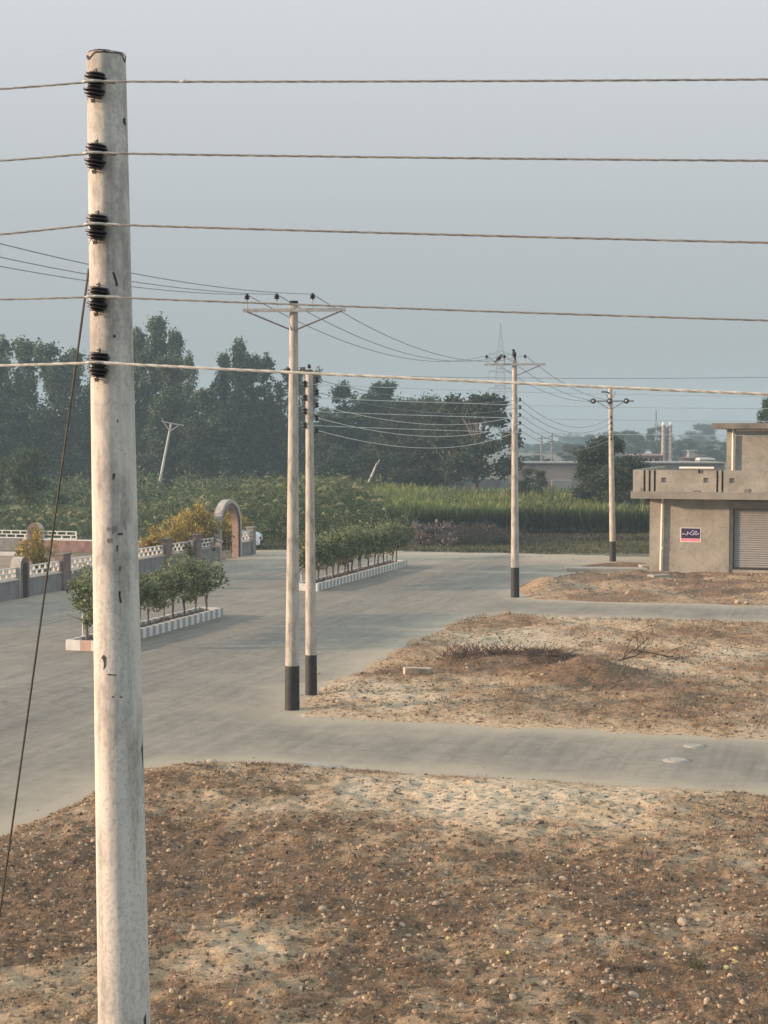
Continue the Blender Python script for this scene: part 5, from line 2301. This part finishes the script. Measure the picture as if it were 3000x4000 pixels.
for i, (px, yt, wd, D, lab) in enumerate([
    (1590, 1575, 300, 184, 'broad dark bushy tree joining the columnar pair to the clump'),
    (1560, 1560, 220, 175, 'dark bushy tree right of the columnar pair'),
    (1650, 1545, 220, 180, 'dark bushy tree in the middle of the dark clump'),
    (1735, 1590, 220, 172, 'dark bushy tree leaning on the spreading tree'),
    (1300, 1740, 240, 170, 'low dark bushy tree in the gap after the paired poles'),
    (1500, 1720, 280, 165, 'low wide dark tree before the clump'),
    (1640, 1720, 300, 160, 'low wide dark tree in front of the clump'),
]):
    put_tree(px, yt, wd, D, 'bushy', lab, 'broadleaf_tree', 'dark broadleaf trees behind the cane', k=i)
put_tree(1858, 1526, 380, 150, 'spread', 'large dark spreading tree with bare trunk showing over the cane', 'spreading_tree', k=0)
put_tree(1760, 1575, 330, 158, 'spread', 'smaller spreading tree tucked beside the large one', 'spreading_tree', k=1)
put_tree(2372, 1716, 300, 112, 'bushy', 'big dark bushy tree behind the disc insulator pole', 'broadleaf_tree', k=0)
put_tree(2322, 1770, 190, 114, 'bushy', 'dark bushy tree flanking the disc insulator pole', 'broadleaf_tree', k=1)
put_tree(2430, 1780, 210, 108, 'bushy', 'dark bushy tree against the balcony end', 'broadleaf_tree', k=2)
put_tree(2080, 1828, 150, 125, 'bushy', 'small dark tree beside the crow pole over the cane', 'broadleaf_tree', k=1)
put_tree(3010, 1548, 150, 150, 'spread', 'dark treetop rising behind the shop upper roof', 'broadleaf_tree', k=1)
FT = 'hazy far trees'
for i, (px, yt, wd, D, kd, lab) in enumerate([
    (2240, 1738, 105, 240, 'bushy', 'rounded hazy tree behind the long building'),
    (2090, 1778, 100, 215, 'bushy', 'low brownish hazy tree above the long building'),
    (2450, 1682, 110, 290, 'bushy', 'stepped hazy tree beside the disc insulator pole'),
    (2495, 1730, 80, 285, 'bushy', 'low hazy tree above the pink house'),
    (2566, 1664, 80, 275, 'bushy', 'tall narrow hazy tree before the twin towers'),
    (2668, 1712, 95, 280, 'bushy', 'rounded hazy tree after the twin towers'),
    (2745, 1660, 90, 400, 'bushy', 'palest tall tree standing between darker ones'),
    (2800, 1722, 110, 260, 'bushy', 'hazy tree touching the shop upper room'),
    (2150, 1728, 120, 430, 'bushy', 'very faint wide tree behind the far poles'),
    (2305, 1700, 60, 430, 'bushy', 'very faint tree beside the big bushy tree'),
    (2055, 1735, 90, 460, 'bushy', 'very faint tree beside the crow pole'),
    (2240, 1705, 90, 520, 'bushy', 'ghostly pale tree far beyond the others'),
    (2385, 1690, 70, 420, 'bushy', 'very faint narrow tree behind the disc insulator pole')]):
    put_tree(px, yt, wd * 1.5, D * 1.4, kd, lab, 'distant_tree', FT, k=i)

# pale leaning trunks
mb = MB()
mb.tube([P(1440, 1885, 158), P(1462, 1835, 158), P(1472, 1810, 158)], [.16, .13, .09], 6)
mb.tube([P(1462, 1835, 158), P(1484, 1795, 158)], [.08, .05], 6)
o = mb.build('bare_trunk', M_PBARK)
tag(o, 'pale leaning bare trunk against the dark trees', 'trunk')

# mid green tree over the rear park wall
random.seed(77)
rs.seed(77)
M_MIDG = leaf_mat('mid_green_leaves', (0.03, 0.05, 0.024), (0.085, 0.115, 0.05), scale=.5)
for (px, yt, wd, D, lab) in [(90, 1738, 300, 122, 'wide mid green tree over the rear park wall'), (-120, 1790, 260, 116, 'mid green tree partly outside the picture')]:
    X0 = (px - 1500) / FPX * D
    e = empty('green_tree', (X0, D, 0), lab, 'tree', world=False)
    lob = []
    hh = P(px, yt, D).z
    rw = wd / FPX * D / 2
    for k in range(30):
        a = random.uniform(0, 6.3)
        t = random.random()
        rr = rw * math.sqrt(1 - (t * .9) ** 2) * random.uniform(.3, 1)
        lob.append((math.cos(a) * rr, math.sin(a) * rr, .6 + (hh - 1.2) * t, .8, .8, .6))
    obj_me('crown', crown('crown', lob, 8000, .22, M_MIDG, .45, .1, .2, .45), e)
    mb = MB()
    mb.tube([(0, 0, 0), (.1, 0, 1.4), (0, 0, hh * .8)], [.2, .16, .05], 8)
    for k in range(8):
        l_ = lob[k]
        mb.tube([(.08, 0, 1.2), (l_[0], l_[1], l_[2])], [.08, .02], 5)
    o = mb.build('trunk', M_BARK)
    o.parent = e

# scrub thicket: countless thorny sprays, one mass
def mass(name, blobs, n, size, mat, aspect, droop, label, cat, shell=.5):
    lob = np.array(blobs)
    me = crown(name, lob, n, size, mat, aspect, droop, shell, .30)
    o = obj_me(name, me)
    tag(o, label, cat, kind='stuff')
    return o


bl = []
for k in range(520):
    px = random.uniform(-350, 1640)
    D = random.uniform(88, 124)
    ytop = np.interp(px, [-350, 0, 200, 420, 640, 820, 900, 1010, 1100, 1180, 1260, 1330, 1380, 1440, 1520, 1640],
                     [1940, 1975, 1975, 1965, 1945, 1920, 1900, 1865, 1852, 1850, 1860, 1850, 1868, 1910, 1950, 2000])
    zmax = P(px, ytop, D).z
    if zmax < .7:
        continue
    zmax = min(zmax, 4.2)
    r_ = random.uniform(.7, 1.5)
    zt = zmax * random.uniform(.72, 1.03)
    if D < 91:
        zt *= random.uniform(.45, .8)
    if px > 1450 and D > 95:
        continue
    p = P(px, 2000, D)
    bl.append((p.x, D, zt * .5, r_, r_, zt * .5))
mass('scrub', bl, 105000, .19, M_SCRUB, .32, .15, 'dense arching green thorn scrub behind the park and road', 'scrub')
bl = []
for k in range(300):
    px = random.uniform(-350, 1500)
    D = random.uniform(126, 172)
    p = P(px, 2000, D)
    zt = random.uniform(1.2, 2.6)
    bl.append((p.x, D, zt * .5, 1.8, 1.8, zt * .55))
mass('scrub', bl, 26000, .42, M_SCRUB, .35, .15, 'farther low scrub in front of the dark tree belt', 'scrub', .3)
mb = MB()
for k in range(1100):
    px = random.uniform(-150, 1500)
    D = random.uniform(86, 112)
    ytop = np.interp(px, [-350, 0, 200, 420, 640, 820, 900, 1010, 1100, 1180, 1260, 1330, 1380, 1440, 1520, 1640],
                     [1940, 1975, 1975, 1965, 1945, 1920, 1900, 1865, 1852, 1850, 1860, 1850, 1868, 1910, 1950, 2000])
    zt = P(px, ytop, D).z * random.uniform(.45, 1.02)
    if zt < .5:
        continue
    p = P(px, 2000, D)
    sx_ = random.choice((-1, 1)) * random.uniform(.25, .8)
    pts = [Vector((p.x + sx_ * t, D - .3 * t, zt - .55 * (t - .35) ** 2 * 1.6)) for t in (0, .3, .6, .9, 1.15)]
    vs = []
    for i, q in enumerate(pts):
        wd = (.02, .035, .03, .02, .005)[i] * (1.0 + .6 * (k % 3))
        vs += [q + Vector((0, 0, wd)), q - Vector((0, .03, wd))]
    mb.add(vs, [(2 * i, 2 * i + 1, 2 * i + 3, 2 * i + 2) for i in range(4)])
o = mb.build('scrub', M_SPRAY)
tag(o, 'pale arching feathery sprays on the thorn scrub', 'scrub', kind='stuff')
# low dull brush at the verge
bl = []
for k in range(90):
    px = random.uniform(1560, 2050)
    D = random.uniform(87, 93)
    p = P(px, 2000, D)
    zt = random.uniform(.5, 1.35) * (1 if px < 1950 else .6)
    bl.append((p.x, D, zt * .5, .7, .6, zt * .5))
for k in range(60):
    px = random.uniform(2080, 2545)
    p = P(px, 2000, 91.2 + random.gauss(0, .4))
    bl.append((p.x, p.y, .12, .5, .3, random.uniform(.1, .28)))
mass('undergrowth', bl, 11000, .16, M_BRUSH, .25, -.2, 'dull brown dry undergrowth below the sugarcane', 'undergrowth')
# pinkish dry bush
p = G(1690, 2140)
e = empty('dry_bush', (p.x, 86.5, 0), 'pinkish dry leafless bush at the verge below the cane', 'bush', world=False)
lob = [(random.uniform(-1.2, 1.3), random.uniform(-.4, .4), random.uniform(.2, 1.15), .3, .3, .25) for _ in range(24)]
obj_me('foliage', crown('foliage', lob, 1500, .19, M_DRYL2, .4, -.1, .2, .5), e)  # the bush has no leaves; these quads are its dry twigs
mb = MB()
for k in range(20):
    a = random.choice(lob)
    mb.tube([(a[0] * .4, a[1] * .4, 0), (a[0], a[1], a[2] + .2)], [.02, .006], 4)
o = mb.build('stems', M_DRYL)
o.parent = e

# sugarcane field: arching blades in dense rows, one mass
n = 46000
px = rs.uniform(1380, 2760, n)
D = 97 + 43 * rs.rand(n) ** 1.6
X = (px - 1500) / FPX * D
yt = np.interp(px, [1380, 1480, 1600, 1800, 2100, 2300, 2760], [1930, 1895, 1900, 1915, 1908, 1915, 1915])
ztop = H + (-SP + (2000 - yt) / FPX * CP) / (CP + (2000 - yt) / FPX * SP) * 118
ztop = (np.clip(ztop, 1.5, 2.7) - .62) * (0.80 + .18 * vnoise(X * .5, D * .5) + .16 * rs.rand(n) ** 3)
zz = ztop * rs.uniform(.15, 1.0, n) ** .6
c = np.stack([X, D, zz], 1)
hh = rs.uniform(.45, 1.0, n)[:, None]
ang = rs.uniform(0, 6.3, n)
lean = rs.uniform(.1, .75, n)[:, None]
dirx = np.stack([np.cos(ang), np.sin(ang) * .6, np.zeros(n)], 1)
sx = np.stack([-np.sin(ang), np.cos(ang), np.zeros(n)], 1) * .022
sx[:, 0] = np.where(np.abs(sx[:, 0]) < .012, .012, sx[:, 0])
b0 = c - np.array([0, 0, .35])
mid = b0 + np.array([0, 0, 1]) * hh * .8 + dirx * lean * hh * .35
tip = mid + np.array([0, 0, 1]) * hh * .12 + dirx * lean * hh * .75
Vv = np.stack([b0 - sx, b0 + sx, mid + sx * 1.1, mid - sx * 1.1, tip + sx * .2, tip - sx * .2], 1).reshape(-1, 3)
Vv[:, 2] = np.maximum(Vv[:, 2], 0.0)
k = np.arange(n)[:, None] * 6
Q = np.concatenate([k + np.array([[0, 1, 2, 3]]), k + np.array([[3, 2, 4, 5]])], 0)
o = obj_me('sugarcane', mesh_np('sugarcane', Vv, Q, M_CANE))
tag(o, 'dense bright green sugarcane field with arching leaves', 'sugarcane', kind='stuff')

# far treeline
bl = []
for k in range(150):
    X0 = random.uniform(-420, 560)
    D = random.uniform(900, 1050)
    zt = random.uniform(4, 10)
    bl.append((X0, D, zt * .5, random.uniform(4, 9), 4, zt * .5))
mass('distant_woods', bl, 14000, 2.0, M_DTREE, .6, .1, 'faint woods along the horizon', 'woods', .4)

# ------------------------------------------------------------------ haze
mb = MB()
mb.obox((-1500, -120, -1.0), (3000, 0, 0), (0, 1700, 0), (0, 0, 49))
m = bpy.data.materials.new('haze')
m.use_nodes = True
nt = m.node_tree
nt.nodes.remove(nt.nodes['Principled BSDF'])
pv = nt.nodes.new('ShaderNodeVolumePrincipled')
pv.inputs['Color'].default_value = (0.43, 0.58, 0.685, 1)
pv.inputs['Density'].default_value = 0.00085
pv.inputs['Anisotropy'].default_value = 0.0
L(nt, pv.outputs[0], nt.nodes['Material Output'].inputs['Volume'])
hz_o = mb.build('haze', m)
hz_o['kind'] = 'stuff'
